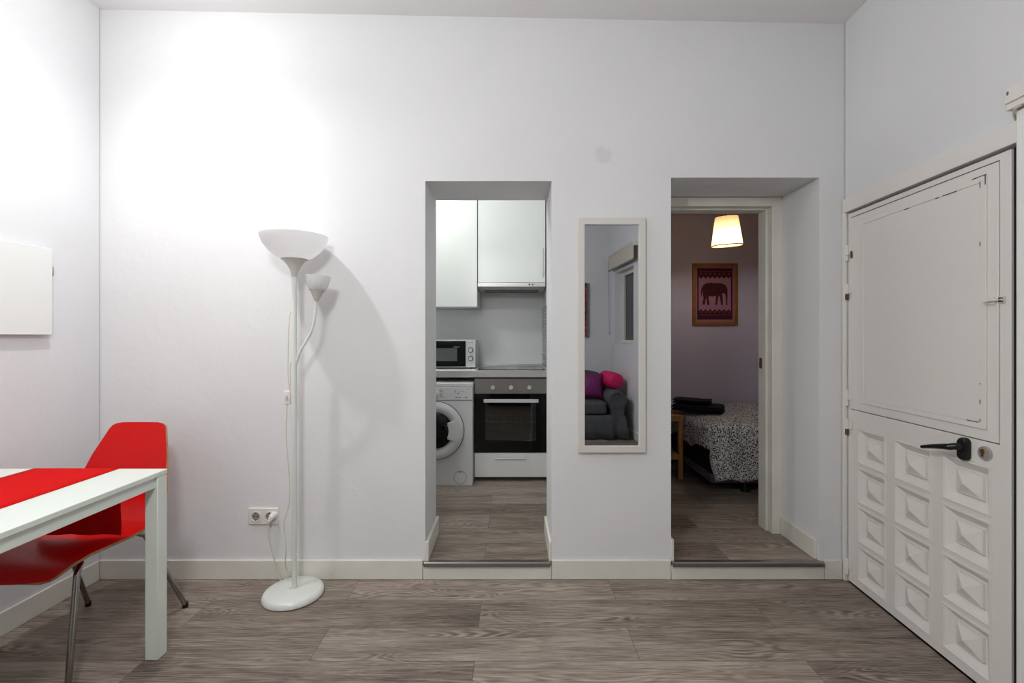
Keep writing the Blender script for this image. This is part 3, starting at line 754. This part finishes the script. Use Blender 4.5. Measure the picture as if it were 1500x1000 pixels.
# microwave
mw = thing('microwave', 'white microwave with black glass door on the worktop', 'microwave', (-.535, 4.18, WT))
MX0, MX1, MY0, MY1, MZ0, MZ1 = -.76, -.312, 4.00, 4.33, WT+.012, WT+.247
box(MX0, MX1, MY0+.02, MY1, MZ0, MZ1).build('case', M_washer, mw, bevel=.004)
box(MX0, MX1, MY0, MY0+.0195, MZ0, MZ1).build('front_panel', M_silver, mw, bevel=.003)
dr = box(MX0+.005, -.396, MY0-.010, MY0-.0005, MZ0+.008, MZ1-.008).build('door', M_blackg, mw, bevel=.004)
box(MX0+.07, -.468, MY0-.0112, MY0-.0104, MZ0+.055, MZ1-.07).build('door_window', mat('microwave window mesh', (88,90,92), .25), dr)
mb = MB()
for k in range(9): mb.box(-.497+k*.0055, -.493+k*.0055, MY0-.0112, MY0-.0104, MZ1-.062, MZ1-.057)
mb.build('lettering', M_lightgrey, dr)
for z in (MZ1-.085, MZ1-.158):
    c = (-.354, MY0-.0005, z)
    MB().lathe([(.0235,0),(.0235,.003),(.0185,.003),(.0185,.0005)], c, axis='y', n=32).build('knob_ring', M_black, mw)
    kn = MB().lathe([(.0175,.001),(.017,.018),(.015,.020),(.001,.020)], c, axis='y', n=32).build('knob', M_silver, mw)
    box(c[0]-.0015, c[0]+.0015, MY0-.0225, MY0-.0208, z+.002, z+.014).build('pointer', M_grey, kn)
mb = MB()
for k in range(8): mb.box(-.375+k*.006, -.371+k*.006, MY0-.0012, MY0-.0004, MZ1-.025, MZ1-.018)
mb.build('brand_lettering', M_lightgrey, mw)
mb = MB()
for k in range(5): mb.box(MX1+.0002, MX1+.001, MY0+.10, MY0+.16, MZ0+.10+k*.018, MZ0+.108+k*.018)
mb.build('side_vent', M_grey, mw)
for x in (MX0+.04, MX1-.04):
    for y in (MY0+.04, MY1-.04):
        MB().lathe([(.012,.0005),(.014,.0115)], (x, y, WT), n=14).build('foot', M_black, mw)

# oven with drawer base cabinet
OY = 3.815; OX0, OX1 = -.305, .293
def oz(py): return H-(py-492)/F*OY
ov = thing('oven', 'built-in steel and black glass oven under the hob', 'oven', (0, 4.05, oz(662)))
mb = MB()       # body with open cavity
bz0, bz1 = oz(661), oz(554)
box(OX0+.003, OX1-.003, 4.30, 4.32, bz0, bz1).build('back_panel', M_cavity, ov)
mb.box(OX0+.003, OX0+.045, OY+.021, 4.299, bz0, bz1); mb.box(OX1-.045, OX1-.003, OY+.021, 4.299, bz0, bz1)
mb.box(OX0+.0455, OX1-.0455, OY+.021, 4.299, bz0, oz(648)); mb.box(OX0+.0455, OX1-.0455, OY+.021, 4.299, oz(578), bz1)
mb.build('cavity', M_cavity, ov)
cp = box(OX0, OX1, OY, OY+.02, oz(576.5), oz(554.5)).build('control_panel', mat('darker brushed steel', (150,147,142), .28, .8), ov, bevel=.0015)
for px in (722, 748.5, 775.5):
    c = P(px, 567.5, OY)
    kn = MB().lathe([(.017,.0005),(.0165,.016),(.014,.02),(.001,.02)], (c.x, OY, c.z), axis='y', n=28).build('knob', M_silver, ov)
    box(c.x-.0015, c.x+.0015, OY-.0225, OY-.0205, c.z, c.z+.013).build('pointer', M_grey, kn)
mb = MB(); c = P(722, 567.5, OY)
for k in range(10):
    a = 2*PI*k/10; mb.box(c.x+.031*math.cos(a)-.0025, c.x+.031*math.cos(a)+.0025, OY-.0009, OY-.0003, c.z+.031*math.sin(a)-.0025, c.z+.031*math.sin(a)+.0025)
mb.build('function_dial_marks', M_grey, ov); mb = MB(); c = P(775.5, 567.5, OY)
for k in range(8):
    a = 2*PI*k/8; mb.box(c.x+.028*math.cos(a)-.0015, c.x+.028*math.cos(a)+.0015, OY-.0009, OY-.0003, c.z+.028*math.sin(a)-.0015, c.z+.028*math.sin(a)+.0015)
mb.build('temperature_dial_marks', M_grey, ov)
ox = lambda px: (px-750)/F*OY
mb = MB(); cells(mb, [OX0, ox(711), ox(784.5), OX1], [oz(662), oz(645), oz(589.5), oz(577)], OY-.002, OY+.02, [(ox(711), ox(784.5), oz(645), oz(589.5))])
od = mb.build('oven_door', M_blackg, ov, bevel=.001)
box(ox(711)+.0005, ox(784.5)-.0005, OY+.004, OY+.008, oz(645)+.0005, oz(589.5)-.0005).build('window_glass', M_ovenglass, od)
mb = MB(); x0, x1 = ox(709), ox(788.5); mb.box(x0, x1, OY-.045, OY-.033, oz(588.5), oz(583.5)); mb.box(x0+.01, x0+.025, OY-.033, OY-.0025, oz(587.5), oz(584.5)); mb.box(x1-.025, x1-.01, OY-.033, OY-.0025, oz(587.5), oz(584.5))
mb.build('door_handle', M_silver, od, bevel=.002)
mb = MB(); zr = oz(619.5)
mb.tube([(-.25, 3.87, zr), (.24, 3.87, zr), (.24, 4.22, zr), (-.25, 4.22, zr), (-.25, 3.87, zr)], .004, n=8)
for k in range(1, 12): mb.tube([(-.25+.041*k, 3.87, zr), (-.25+.041*k, 4.22, zr)], .002, n=6)
mb.build('oven_rack', M_brass if False else mat('oven rack wire', (200,190,160), .3, .8), ov)
bc = thing('base_cabinet', 'white low drawer cabinet under the oven', 'cabinet', (0, 4.1, FZ))
mb = MB(); mb.box(OX0+.002, OX1-.002, OY+.021, 4.43, oz(698), oz(663)-.001); mb.build('carcass', M_white, bc)
dw = box(OX0, OX1, OY, OY+.019, oz(698.5), oz(663.5)).build('drawer_front', M_white, bc, bevel=.0015)
mb = MB(); zb = oz(670.5); mb.tube([(ox(725.5), OY-.028, zb), (ox(770), OY-.028, zb)], .005, n=10)
for px in (733, 762.5): mb.tube([(ox(px), OY-.028, zb), (ox(px), OY-.0005, zb)], .004, n=8)
mb.build('handle', M_steel, dw)
for x in (-.27, .25):
    for y in (3.95, 4.38): MB().lathe([(.02,FZ+.0005),(.018,oz(698)-.0005)], (x, y, 0), n=14).build('foot', M_black, bc)

# washing machine
WY = 3.70
wm = thing('washing_machine', 'white front loading washing machine under the worktop', 'washing machine', (-.608, 3.98, FZ))
wz = lambda py: H-(py-492)/F*WY
WX0, WX1 = -.906, -.312; WZB, WZT = wz(711), wz(561)
box(WX0, WX1, WY+.012, 4.26, WZB, WZT-.03).build('body', M_washer, wm, bevel=.006)
box(WX0-.002, WX1+.001, WY+.004, 4.26, WZT-.0295, WZT).build('top_cover', M_washer, wm, bevel=.006)
box(WX0, WX1, WY, WY+.0115, WZB, wz(586.8)).build('front_panel', M_washer, wm, bevel=.003)
cpn = box(WX0, WX1, WY-.003, WY+.0115, wz(585.8), WZT-.031).build('control_panel', M_washer, wm, bevel=.003)
c0 = P(637.5, 630, WY)
cc0 = (c0.x, WY-.0005, c0.z)
MB().lathe([(.232,0),(.232,.006),(.226,.008)], cc0, axis='y', n=72).build('door_gasket_ring', M_capmat, wm)
dd = MB().lathe([(.226,.0085),(.224,.022),(.205,.034),(.180,.036),(.158,.030),(.144,.018),(.140,.009)], cc0, axis='y', n=72, cap=False).build('porthole_door', M_washer, wm)
MB().lathe([(.143,.0085),(.139,.024),(.120,.040),(.08,.052),(.04,.057),(.001,.058)], cc0, axis='y', n=56).build('porthole_glass', M_blackg, dd)
mb = MB()      # grip between the ribs at the right of the ring
gp = []
for a, r in ((26,.128),(30,.160),(34,.196)): gp.append((a, r))
for sa in (1, -1):
    p = [Vector((c0.x+r*math.cos(math.radians(sa*a)), WY-.036, c0.z+r*math.sin(math.radians(sa*a)))) for a, r in ((30,.118),(27,.150),(26,.190))]
    mb.tube(p, [.006,.007,.004], n=8)
rowsg = []
for a in range(-27, 28, 6):
    rowsg.append([(c0.x+r*math.cos(math.radians(a)), WY-d, c0.z+r*math.sin(math.radians(a))) for r, d in ((.112,.044),(.125,.048),(.16,.044),(.20,.036))])
mb.grid(rowsg)
mb.build('door_grip', M_washer, dd)
c1 = P(674.2, 699, WY)
MB().lathe([(.051,0),(.051,.0014),(.0485,.0014),(.0485,.0004)], (c1.x, WY-.0003, c1.z), axis='y', n=48, cap=False).build('filter_cap', M_capmat, wm)
MB().lathe([(.0480,.0003),(.0480,.0016),(.001,.0016)], (c1.x, WY-.0002, c1.z), axis='y', n=48).build('filter_cover', M_washer, wm)
box(c1.x-.012, c1.x+.012, WY-.0035, WY-.0021, c1.z+.042, c1.z+.045).build('filter_slot', M_dark, wm)
k0 = P(636, 577, WY)
MB().lathe([(.038,.0005),(.036,.006),(.031,.020),(.028,.022),(.001,.022)], (k0.x, WY-.003, k0.z), axis='y', n=40).build('programme_knob', M_washer, wm)
mb = MB()
for k in range(7): q = P(644.5, 569.3+k*2.1, WY); mb.box(q.x, q.x+random.uniform(.018,.038), WY-.0038, WY-.0031, q.z-.0016, q.z+.0016)
mb.build('programme_list_print', M_grey, wm); mb = MB()
for k in range(9):
    q = P(664+random.uniform(0,8), 571+random.uniform(0,6), WY); mb.box(q.x, q.x+.012, WY-.0038, WY-.0031, q.z-.0012, q.z+.0012)
mb.build('option_print', M_grey, wm); mb = MB()
for px in (669, 673.5, 682.5): q = P(px, 581.5, WY); mb.box(q.x-.008, q.x+.008, WY-.0038, WY-.0031, q.z-.005, q.z+.003); mb.build('symbol_print', M_grey, wm); mb = MB()
q = P(684, 569.5, WY); mb.box(q.x, q.x+.028, WY-.0038, WY-.0031, q.z-.0015, q.z+.0015); mb.build('maker_name_print', M_grey, wm); mb = MB()
q = P(673, 573.5, WY); mb.box(q.x, q.x+.035, WY-.0038, WY-.0031, q.z-.001, q.z+.001)
mb.build('option_line_print', M_grey, wm)
for x in (WX0+.06, WX1-.06):
    for y in (WY+.07, 4.2): MB().lathe([(.022,FZ+.0005),(.02,WZB-.0005)], (x, y, 0), n=16).build('foot', M_black, wm)

# kitchen ceiling lamp
def dome(name, lab, loc, r, h, m, cat='ceiling lamp'):
    t = thing(name, lab, cat, loc)
    MB().lathe([(r*1.03,-.0005),(r*1.03,-.02),(r*.98,-.022)], loc, n=40).build('mount_ring', M_white, t)
    prof = [(r*math.cos(a), -.0225-h*math.sin(a)) for a in [PI/2*k/8 for k in range(9)]]
    MB().lathe(prof, loc, n=40).build('diffuser', m, t)
    return t
dome('kitchen_ceiling_lamp', 'round white lamp on the kitchen ceiling', (-.7, 3.25, 2.70), .15, .05, M_bulbw)
# unseen globe added as front room fill, and the bare ceiling bulb
GP = (-.60, .30, 2.50)
pg = thing('fill_globe', 'white globe added out of view to fill the front room with light', 'ceiling lamp', GP)
MB().tube([(GP[0], GP[1], GP[2]+.17), (GP[0], GP[1], zc(GP[0])-.021)], .005).build('cord', M_white, pg)
MB().lathe([(.05,-.0205),(.05,-.002)], (GP[0], GP[1], zc(GP[0])), n=24).build('ceiling_rose', M_white, pg)
MB().soft((GP[0], GP[1], GP[2]), (.34,.34,.34), e=1, n=32, m=20).build('globe', mat('fill globe glow', (255,255,255), .4, emis=(255,250,244), estr=6), pg)
SPX, SPY = -1.52, 1.80
SZ = zc(SPX)
st = thing('bulb_pendant', 'bare bulb in white holder on the ceiling near the left corner', 'ceiling lamp', (SPX, SPY, SZ-.15))
MB().lathe([(.055,-.001),(.055,-.022)], (SPX, SPY, SZ), n=28).build('mount', M_white, st)
MB().lathe([(.012,-.0225),(.012,-.06)], (SPX, SPY, SZ), n=14).build('stem', M_white, st)
MB().lathe([(.016,-.0605),(.022,-.066),(.022,-.10),(.020,-.10)], (SPX, SPY, SZ), n=28).build('holder', M_white, st)
MB().soft((SPX, SPY, SZ-.128), (.05,.05,.055), e=1, n=20, m=12).build('bulb', M_bulbw, st)

# ------------------------------------------------------------------ bedroom
# bed
bed = thing('bed', 'bed on a low mauve base against the bedroom wall', 'bed', (2.35, 3.98, FZ))
BX0, BX1, BY0, BY1 = 1.485, 3.40, 3.50, 4.50
box(BX0+.02, BX1, BY0+.02, BY1-.004, .235, .40).build('box_base', M_darkbase, bed, bevel=.01)
box(BX0+.005, BX1, BY0, BY1-.004, .172, .234).build('base_rail', M_rail, bed, bevel=.012)
MB().soft(((BX0+BX1)/2, (BY0+BY1)/2-.002, .505), (BX1-BX0, BY1-BY0-.01, .205), e=.18, n=48, m=16).build('mattress', M_mattress, bed)
for x in (1.78, 2.5, 3.2):
    for y in (BY0+.07, BY1-.15):
        MB().lathe([(.033,FZ+.0005),(.035,.1715)], (x, y, 0), n=20).build('leg', M_black, bed)
# duvet
mb = MB(); uvs = {}
ZT = .635
us = [-.22+.22*k/9 for k in range(9)] + [1.90*k/60 for k in range(61)]
vs_ = [-.43+.43*k/20 for k in range(20)] + [.985*k/34 for k in range(35)]
X0d, Y0d = BX0-.012, BY0-.018
def duv(u, v):
    al, an = max(0, -u), max(0, -v)
    x = X0d+max(0, u); y = Y0d+max(0, v)
    # round the edge then fall
    def fall(a, r=.05):
        if a <= 0: return 0, 0
        th = min(a/r, PI/2); return r*math.sin(th), r*(1-math.cos(th))+max(0, a-r*PI/2)
    ol, dl = fall(al); on, dn = fall(an)
    wv = noise.noise(Vector((u*6, v*5, 1.3)))
    x -= ol*.9; y -= on*.9
    z = ZT-max(dl, dn)
    if an > 0:
        y -= (.018*math.sin(u*17+1.2*math.sin(u*7))+.012)*min(1, an/.2)*.6
        x += .16*an*min(1, max(0, 1-u/.35)) if u < .35 else 0
    if al > 0:
        x -= (.02*math.sin(v*16))*min(1, al/.15)
        z += .035*math.sin(v*13+.8)*min(1, al/.2)
    if al > 0 and an > 0: z = ZT-max(dl*.9, dn)
    z += .012*wv+.006*noise.noise(Vector((u*18, v*18, 4))) if an < .05 and al < .05 else .004*wv
    z -= .02*min(1, math.exp(-max(0, u)/.08)+math.exp(-max(0, v)/.08)) if al == 0 and an == 0 else .02
    if an > .3: z += .010*math.sin(u*23)*(an-.3)/.13
    return Vector((x, y, z))
g = []
uvl = mb.bm.loops.layers.uv.new('UVMap')
for v in vs_: g.append([(mb.v(duv(u, v)), (u, v)) for u in us])
for i in range(len(g)-1):
    for j in range(len(us)-1):
        q = [g[i][j], g[i][j+1], g[i+1][j+1], g[i+1][j]]
        f = mb.face([a[0] for a in q])
        for l, a in zip(f.loops, q): l[uvl].uv = a[1]
tag(mb.build('duvet', M_duvet, solid=.010, ang=90), 'white duvet with black flecks spread over the bed', 'duvet')
# towels
def towel(cx, cy, z, sx, sy, h, rz, lab):
    t = mb_t = MB(); R = Matrix.Rotation(rz, 3, 'Z')
    layers = 4 if sx > .35 else 3
    for k in range(layers):
        hh = h/layers
        t.soft((cx+.006*math.sin(k*2.3), cy+.005*math.cos(k*1.7), z+hh*(k+.5)), (sx-.022*(k%2), sy-.012*((k+1)%2), hh*1.1), e=.3, n=72, m=10, rot=R, fn=lambda p, k=k: p+Vector((.010*noise.noise(Vector((p.y*16, k*3, 1))), .008*noise.noise(Vector((p.x*14, k*5, 7))), .007*noise.noise(Vector((p.x*9, p.y*9, cx*5))) - .05*max(0, abs(p.x)-sx*.42))))
    return tag(t.build('folded_towel', M_towel, ang=70), lab, 'towel', None)
towel(1.565, 3.93, .652, .40, .27, .050, math.radians(-32), 'larger folded black towel lying on the duvet')
towel(1.53, 3.96, .711, .30, .22, .034, math.radians(-30), 'smaller folded black towel on top of the larger towel')
# pine bedside table
pt = thing('bedside_table', 'small pine bedside table with slatted shelf left of the bed', 'bedside table', (1.25, 4.03, FZ))
NX0, NX1, NY0, NY1, NT = 1.05, 1.412, 3.86, 4.26, .622
box(NX0-.008, NX1+.006, NY0-.008, NY1+.008, NT-.016, NT).build('tabletop', M_pine, pt, bevel=.002)
for x in (NX0, NX1-.034):
    for y in (NY0, NY1-.034): box(x, x+.034, y, y+.034, FZ+.0005, NT-.0165).build('leg', M_pine, pt, bevel=.002)
box(NX0+.0345, NX1-.0345, NY0+.004, NY0+.022, NT-.05, NT-.0165).build('apron', M_pine, pt)
box(NX0+.0345, NX1-.0345, NY1-.022, NY1-.004, NT-.05, NT-.0165).build('apron', M_pine, pt)
box(NX0+.0345, NX1-.0345, NY0+.002, NY0+.022, .255, .295).build('shelf_rail', M_pine, pt)
box(NX0+.0345, NX1-.0345, NY1-.022, NY1-.002, .255, .295).build('shelf_rail', M_pine, pt)
mb = MB()
for k in range(5): mb.box(NX0+.04+k*.058, NX0+.04+k*.058+.045, NY0+.003, NY1-.003, .2955, .307)
mb.build('slatted_shelf', M_pine, pt)
# pendant
PX, PY = P(1065, 300, 3.75).x, 3.75
pd = thing('pendant_lamp', 'cream pleated fabric pendant lamp glowing in the bedroom', 'pendant lamp', (PX, PY, 2.0))
tl = Matrix.Rotation(math.radians(-3), 3, 'Y') @ Matrix.Rotation(math.radians(4), 3, 'X')
MB().tube([(PX+.004, PY, 2.235), (PX+.004, PY, 2.78)], .004).build('cord', M_plastic, pd)
MB().lathe([(.045,-.0205),(.045,-.0005)], (PX+.004, PY, 2.80), n=20).build('ceiling_rose', M_white, pd)
pc = Vector((PX, PY, 2.0))
MB().lathe([(.113,0),(.105,.06),(.097,.12),(.089,.18),(.082,.23)], pc, n=144, cap=False, rot=tl, mod=lambda k, h: 1+.03*(k % 2)).build('pleated_shade', M_pend, pd, smooth=False)
MB().lathe([(.1155,-.003),(.1155,.005),(.1125,.005),(.1125,-.003),(.1155,-.003)], pc, n=64, cap=False, rot=tl).build('bottom_trim', M_shtrim, pd)
MB().lathe([(.0845,.226),(.0845,.234),(.0815,.234),(.0815,.226),(.0845,.226)], pc, n=64, cap=False, rot=tl).build('top_trim', M_shtrim, pd)
mb = MB()
for k in range(3):
    a = 2*PI*k/3; mb.tube([(PX, PY, 2.222), (PX+.08*math.cos(a), PY+.08*math.sin(a), 2.222)], .0018, n=6)
mb.build('shade_carrier', M_white, pd)
MB().lathe([(.018,.16),(.018,.235)], (PX, PY, 2.0), n=16).build('lamp_holder', M_plastic, pd)
MB().soft((PX, PY, 2.115), (.06,.06,.085), e=1, n=20, m=14).build('bulb', M_bulb, pd)
# elephant picture on the bedroom wall
YP = 4.52
u0, u1 = P(1015, 476, YP-.02), P(1080.8, 385.4, YP-.02)
ep = thing('framed_picture', 'elephant print on pink cloth in amber wooden frame', 'picture', ((u0.x+u1.x)/2, YP, u0.z))
wpx = (u1.x-u0.x)/560.0
def E(x, y): return (u0.x+(x-120)*wpx, u1.z-(y-128)*wpx)
mb = MB(); b_w = .030
cells(mb, [u0.x, u0.x+b_w, u1.x-b_w, u1.x], [u0.z, u0.z+b_w, u1.z-b_w, u1.z], YP-.022, YP-.001, [(u0.x+b_w, u1.x-b_w, u0.z+b_w, u1.z-b_w)])
mb.build('picture_frame', M_frame, ep, bevel=.003)
cl = box(u0.x+b_w+.0005, u1.x-b_w-.0005, YP-.010, YP-.002, u0.z+b_w+.0005, u1.z-b_w-.0005).build('printed_cloth', M_cloth1, ep)
el = [(224,480),(232,440),(250,405),(275,385),(300,375),(350,368),(400,378),(450,375),(500,385),(540,410),(555,450),(556,520),(552,600),(556,645),(543,645),(540,590),(530,520),(510,500),(490,505),(495,560),(498,645),(476,645),(470,590),(458,530),(445,535),(435,580),(425,645),(402,645),(410,590),(412,530),(370,543),(325,535),(318,560),(328,610),(332,645),(303,645),(298,600),(292,560),(282,575),(278,610),(275,642),(243,642),(248,600),(258,560),(250,520),(243,470),(237,500),(239,545),(228,540)]
mb = MB(); mb.prism([E(*p) for p in el], YP-.0125, YP-.0105); mb.build('elephant_print', M_eleph, cl, smooth=False)
mb = MB()
X0e, X1e, Yt, Yb = 178, 618, 185, 830
mb.prism([E(178,185),E(196,185),E(196,830),E(178,830)], YP-.0125, YP-.0105); mb.prism([E(600,185),E(618,185),E(618,830),E(600,830)], YP-.0125, YP-.0105)
tp = [E(196,235)]
top_e = [E(196,195)]; nz_ = 18
for k in range(nz_): top_e += [E(196+404*(k+.5)/nz_, 183), E(196+404*(k+1)/nz_, 195)]
low_e = []
for k in range(7): low_e += [E(600-404*k/7, 290), E(600-404*(k+.5)/7, 318)]
low_e.append(E(196,290))
mb.prism(top_e+low_e, YP-.0125, YP-.0105)
lo2 = [E(196,822)]
for k in range(nz_): lo2 += [E(196+404*(k+.5)/nz_, 834), E(196+404*(k+1)/nz_, 822)]
up2 = []
for k in range(7): up2 += [E(600-404*k/7, 728), E(600-404*(k+.5)/7, 700)]
up2.append(E(196,728))
mb.prism(lo2+up2, YP-.0125, YP-.0105)
mb.build('border_print', M_maroon, cl, smooth=False)
M_rustp = mat('rust print', (138,52,48), .9)
for yy in (228, 768):
    mb = MB(); mb.prism([E(196,yy),E(600,yy),E(600,yy+7),E(196,yy+7)], YP-.0132, YP-.0127); mb.build('printed_stripe', M_rustp, cl, smooth=False)
for yy in (262, 735):
    for k in range(7):
        mb = MB(); mb.prism([E(196+404*(k+.5)/7+12*math.cos(a), yy+14*math.sin(a)) for a in [2*PI*q/10 for q in range(10)]], YP-.0132, YP-.0127)
        mb.build('printed_dot', M_rustp, cl, smooth=False)

# ------------------------------------------------------------------ sofa (seen in the mirror)
sf = thing('sofa', 'charcoal grey sofa with rolled arms and skirt behind the camera', 'sofa', (.52, -1.35, 0))
SX0, SX1, SY0, SY1 = -.42, 1.425, -1.78, -.86
AW = .235
box(SX0+.10, SX1-.10, SY0+.02, SY1-.03, .14, .30).build('seat_base', M_sofa, sf, bevel=.02)
def arm(x0):
    mb = MB(); xc = x0+AW/2; prof = []
    for k in range(17):
        a = math.radians(-40+260*k/16); prof.append((xc+.118*math.cos(a), .485+.108*math.sin(a)))
    prof += [(xc-.075, .30), (xc-.085, .15), (xc+.085, .15), (xc+.075, .30)]
    ys = [SY1+.0, SY1-.02, SY0+.06, SY0+.02]; sc = [.93, 1, 1, .95]
    rws = [[(xc+(x-xc)*s, y, .36+(z-.36)*s) for x, z in prof] for y, s in zip(ys, sc)]
    g = mb.grid(rws, closeu=True); mb.face(g[0]); mb.face(list(reversed(g[-1])))
    a = mb.build('armrest', M_sofa, sf, bevel=.008, ang=50)
    pp = [(xc+.10*math.cos(math.radians(q)), SY1+.002, .485+.092*math.sin(math.radians(q))) for q in range(0, 361, 20)]
    MB().tube(pp, .005, n=6).build('piping', M_sofa, a)
arm(SX0); arm(SX1-AW)
ix0, ix1 = SX0+AW+.002, SX1-AW-.002; mid = (ix0+ix1)/2
for a, b in ((ix0, mid-.003), (mid+.003, ix1)):
    MB().soft(((a+b)/2, SY1-.335, .375), (b-a, .66, .145), e=.22, n=48, m=14).build('seat_cushion', M_sofa, sf)
    MB().soft(((a+b)/2+(.04 if b == ix1 else -.04), -1.56, .605), (b-a+.08, .20, .40), e=.4, n=40, m=20, fn=lambda p: p+Vector((0, -.05*(p.z/.2), -.03*(p.x/.38)**2 if p.z > .1 else 0))).build('back_cushion', M_sofa, sf)
box(SX0+.12, SX1-.12, SY0+.005, -1.69, .14, .72).build('back_frame', M_sofa, sf, bevel=.04, seg=4)
mb = MB(); loop = [(SX0+.03, SY0+.03), (SX1-.03, SY0+.03), (SX1-.03, SY1-.005), (SX0+.03, SY1-.005)]
def perim(t):
    n = 4; seg = int(t) % n; f = t-int(t); a = Vector(loop[seg]); b = Vector(loop[(seg+1)%n]); return a+(b-a)*f
rws = []
for k, z in enumerate((.30, .22, .12, .012)):
    row = []
    for q in range(160):
        p = perim(q/40); c = Vector(((SX0+SX1)/2, (SY0+SY1)/2)); d = (p-c).normalized()
        am = .010*k*math.sin(q*1.35)*(.3+.7*abs(math.sin(q*.21)))+.008*k
        row.append((p.x+d.x*am, p.y+(am if p.y > c.y+.3 else (-am*.3 if p.y < c.y-.3 else 0)), z))
    rws.append(row)
mb.grid(rws, closeu=True); mb.build('skirt', M_sofa, sf, solid=.004, ang=80)
def pillow(cx, cy, cz, s, rz, rx, m, lab):
    mb = MB(); n = 20; R = Matrix.Rotation(rz, 3, 'Z') @ Matrix.Rotation(rx, 3, 'X')
    for sg in (1, -1):
        rows_ = []
        for i in range(n+1):
            rr = []
            for j in range(n+1):
                a, b = -1+2*i/n, -1+2*j/n
                th = .075*((1-a**2)*(1-b**2))**.45
                k = 1-.08*(1-abs(a*b))*(max(abs(a), abs(b)))**4
                p = Vector((a*s/2*k, sg*th+.006*noise.noise(Vector((a*3, b*3, sg))), b*s/2*k))
                rr.append(R @ p + Vector((cx, cy, cz)))
            rows_.append(rr)
        mb.grid(rows_)
    return tag(mb.build('throw_pillow', m, ang=80), lab, 'cushion')
pillow(1.03, -1.26, .62, .33, math.radians(8), math.radians(14), M_purple, 'purple satin cushion propped beside the sofa arm')
pillow(.655, -1.27, .62, .33, math.radians(-6), math.radians(14), M_purple, 'purple satin cushion further from the sofa arm')
bo = thing('bolster', 'magenta round bolster cushion lying on the sofa arm', 'cushion', (1.30, -1.28, .6))
A, B = Vector((1.255, -1.46, .712)), Vector((1.345, -1.08, .695))
d = (B-A).normalized()
rot = d.to_track_quat('Z', 'Y').to_matrix(); Lb = (B-A).length
MB().lathe([(.001,0),(.05,.0),(.085,.006),(.10,.025),(.104,.08),(.106,Lb/2),(.104,Lb-.08),(.10,Lb-.025),(.085,Lb-.006),(.05,Lb),(.001,Lb)], A, n=36, rot=rot, cap=False, mod=lambda k, h: 1+.006*math.sin(k*1.7)).build('bolster_cover', M_magenta, bo, ang=60)
MB().lathe([(.018,Lb),(.016,Lb+.006),(.001,Lb+.008)], A, n=16, rot=rot).build('end_button', M_magenta, bo)

# ------------------------------------------------------------------ lights
def light(name, kind, loc, power, col=(1,1,1), size=.05, **k):
    l = bpy.data.lights.new(name, kind); l.energy = power; l.color = col
    if kind in ('POINT', 'SPOT'): l.shadow_soft_size = size
    for a, b in k.items(): setattr(l, a, b)
    o = bpy.data.objects.new(name, l); C.objects.link(o); o.location = loc; return o
light('ceiling_bulb_light', 'POINT', (SPX, SPY, SZ-.165), 9, (1,1,1), .03)
light('ceiling_bulb_downlight', 'SPOT', (SPX, SPY, SZ-.165), 42, (1,1,1), .03, spot_size=math.radians(160), spot_blend=1)
light('fill_globe_light', 'POINT', (GP[0], GP[1], GP[2]-.24), 60, (1,1,1), .16)  # added fill light, hung with the unseen globe
light('kitchen_light', 'POINT', (-.7, 3.25, 2.60), 22, (.96,1,.98), .10)
light('bedroom_bulb', 'POINT', (PX, PY, 2.045), 5.5, (1,.92,.85), .03)
wd = bpy.data.worlds.new('World'); bpy.context.scene.world = wd; wd.use_nodes = True
wd.node_tree.nodes['Background'].inputs['Color'].default_value = (.05,.06,.08,1); wd.node_tree.nodes['Background'].inputs['Strength'].default_value = .3

# ------------------------------------------------------------------ camera
cam = bpy.data.cameras.new('camera'); co = bpy.data.objects.new('camera', cam); C.objects.link(co)
cam.sensor_width = 36; cam.sensor_fit = 'HORIZONTAL'; cam.lens = F/1500*36; cam.shift_y = -8/1500; cam.clip_start = .02
co.location = (0, 0, H); co.rotation_euler = (PI/2, 0, 0)
sc = bpy.context.scene; sc.camera = co
sc.view_settings.view_transform = 'Standard'; sc.view_settings.look = 'None'; sc.view_settings.gamma = 1; sc.view_settings.exposure = 0
sc.view_settings.use_curve_mapping = False
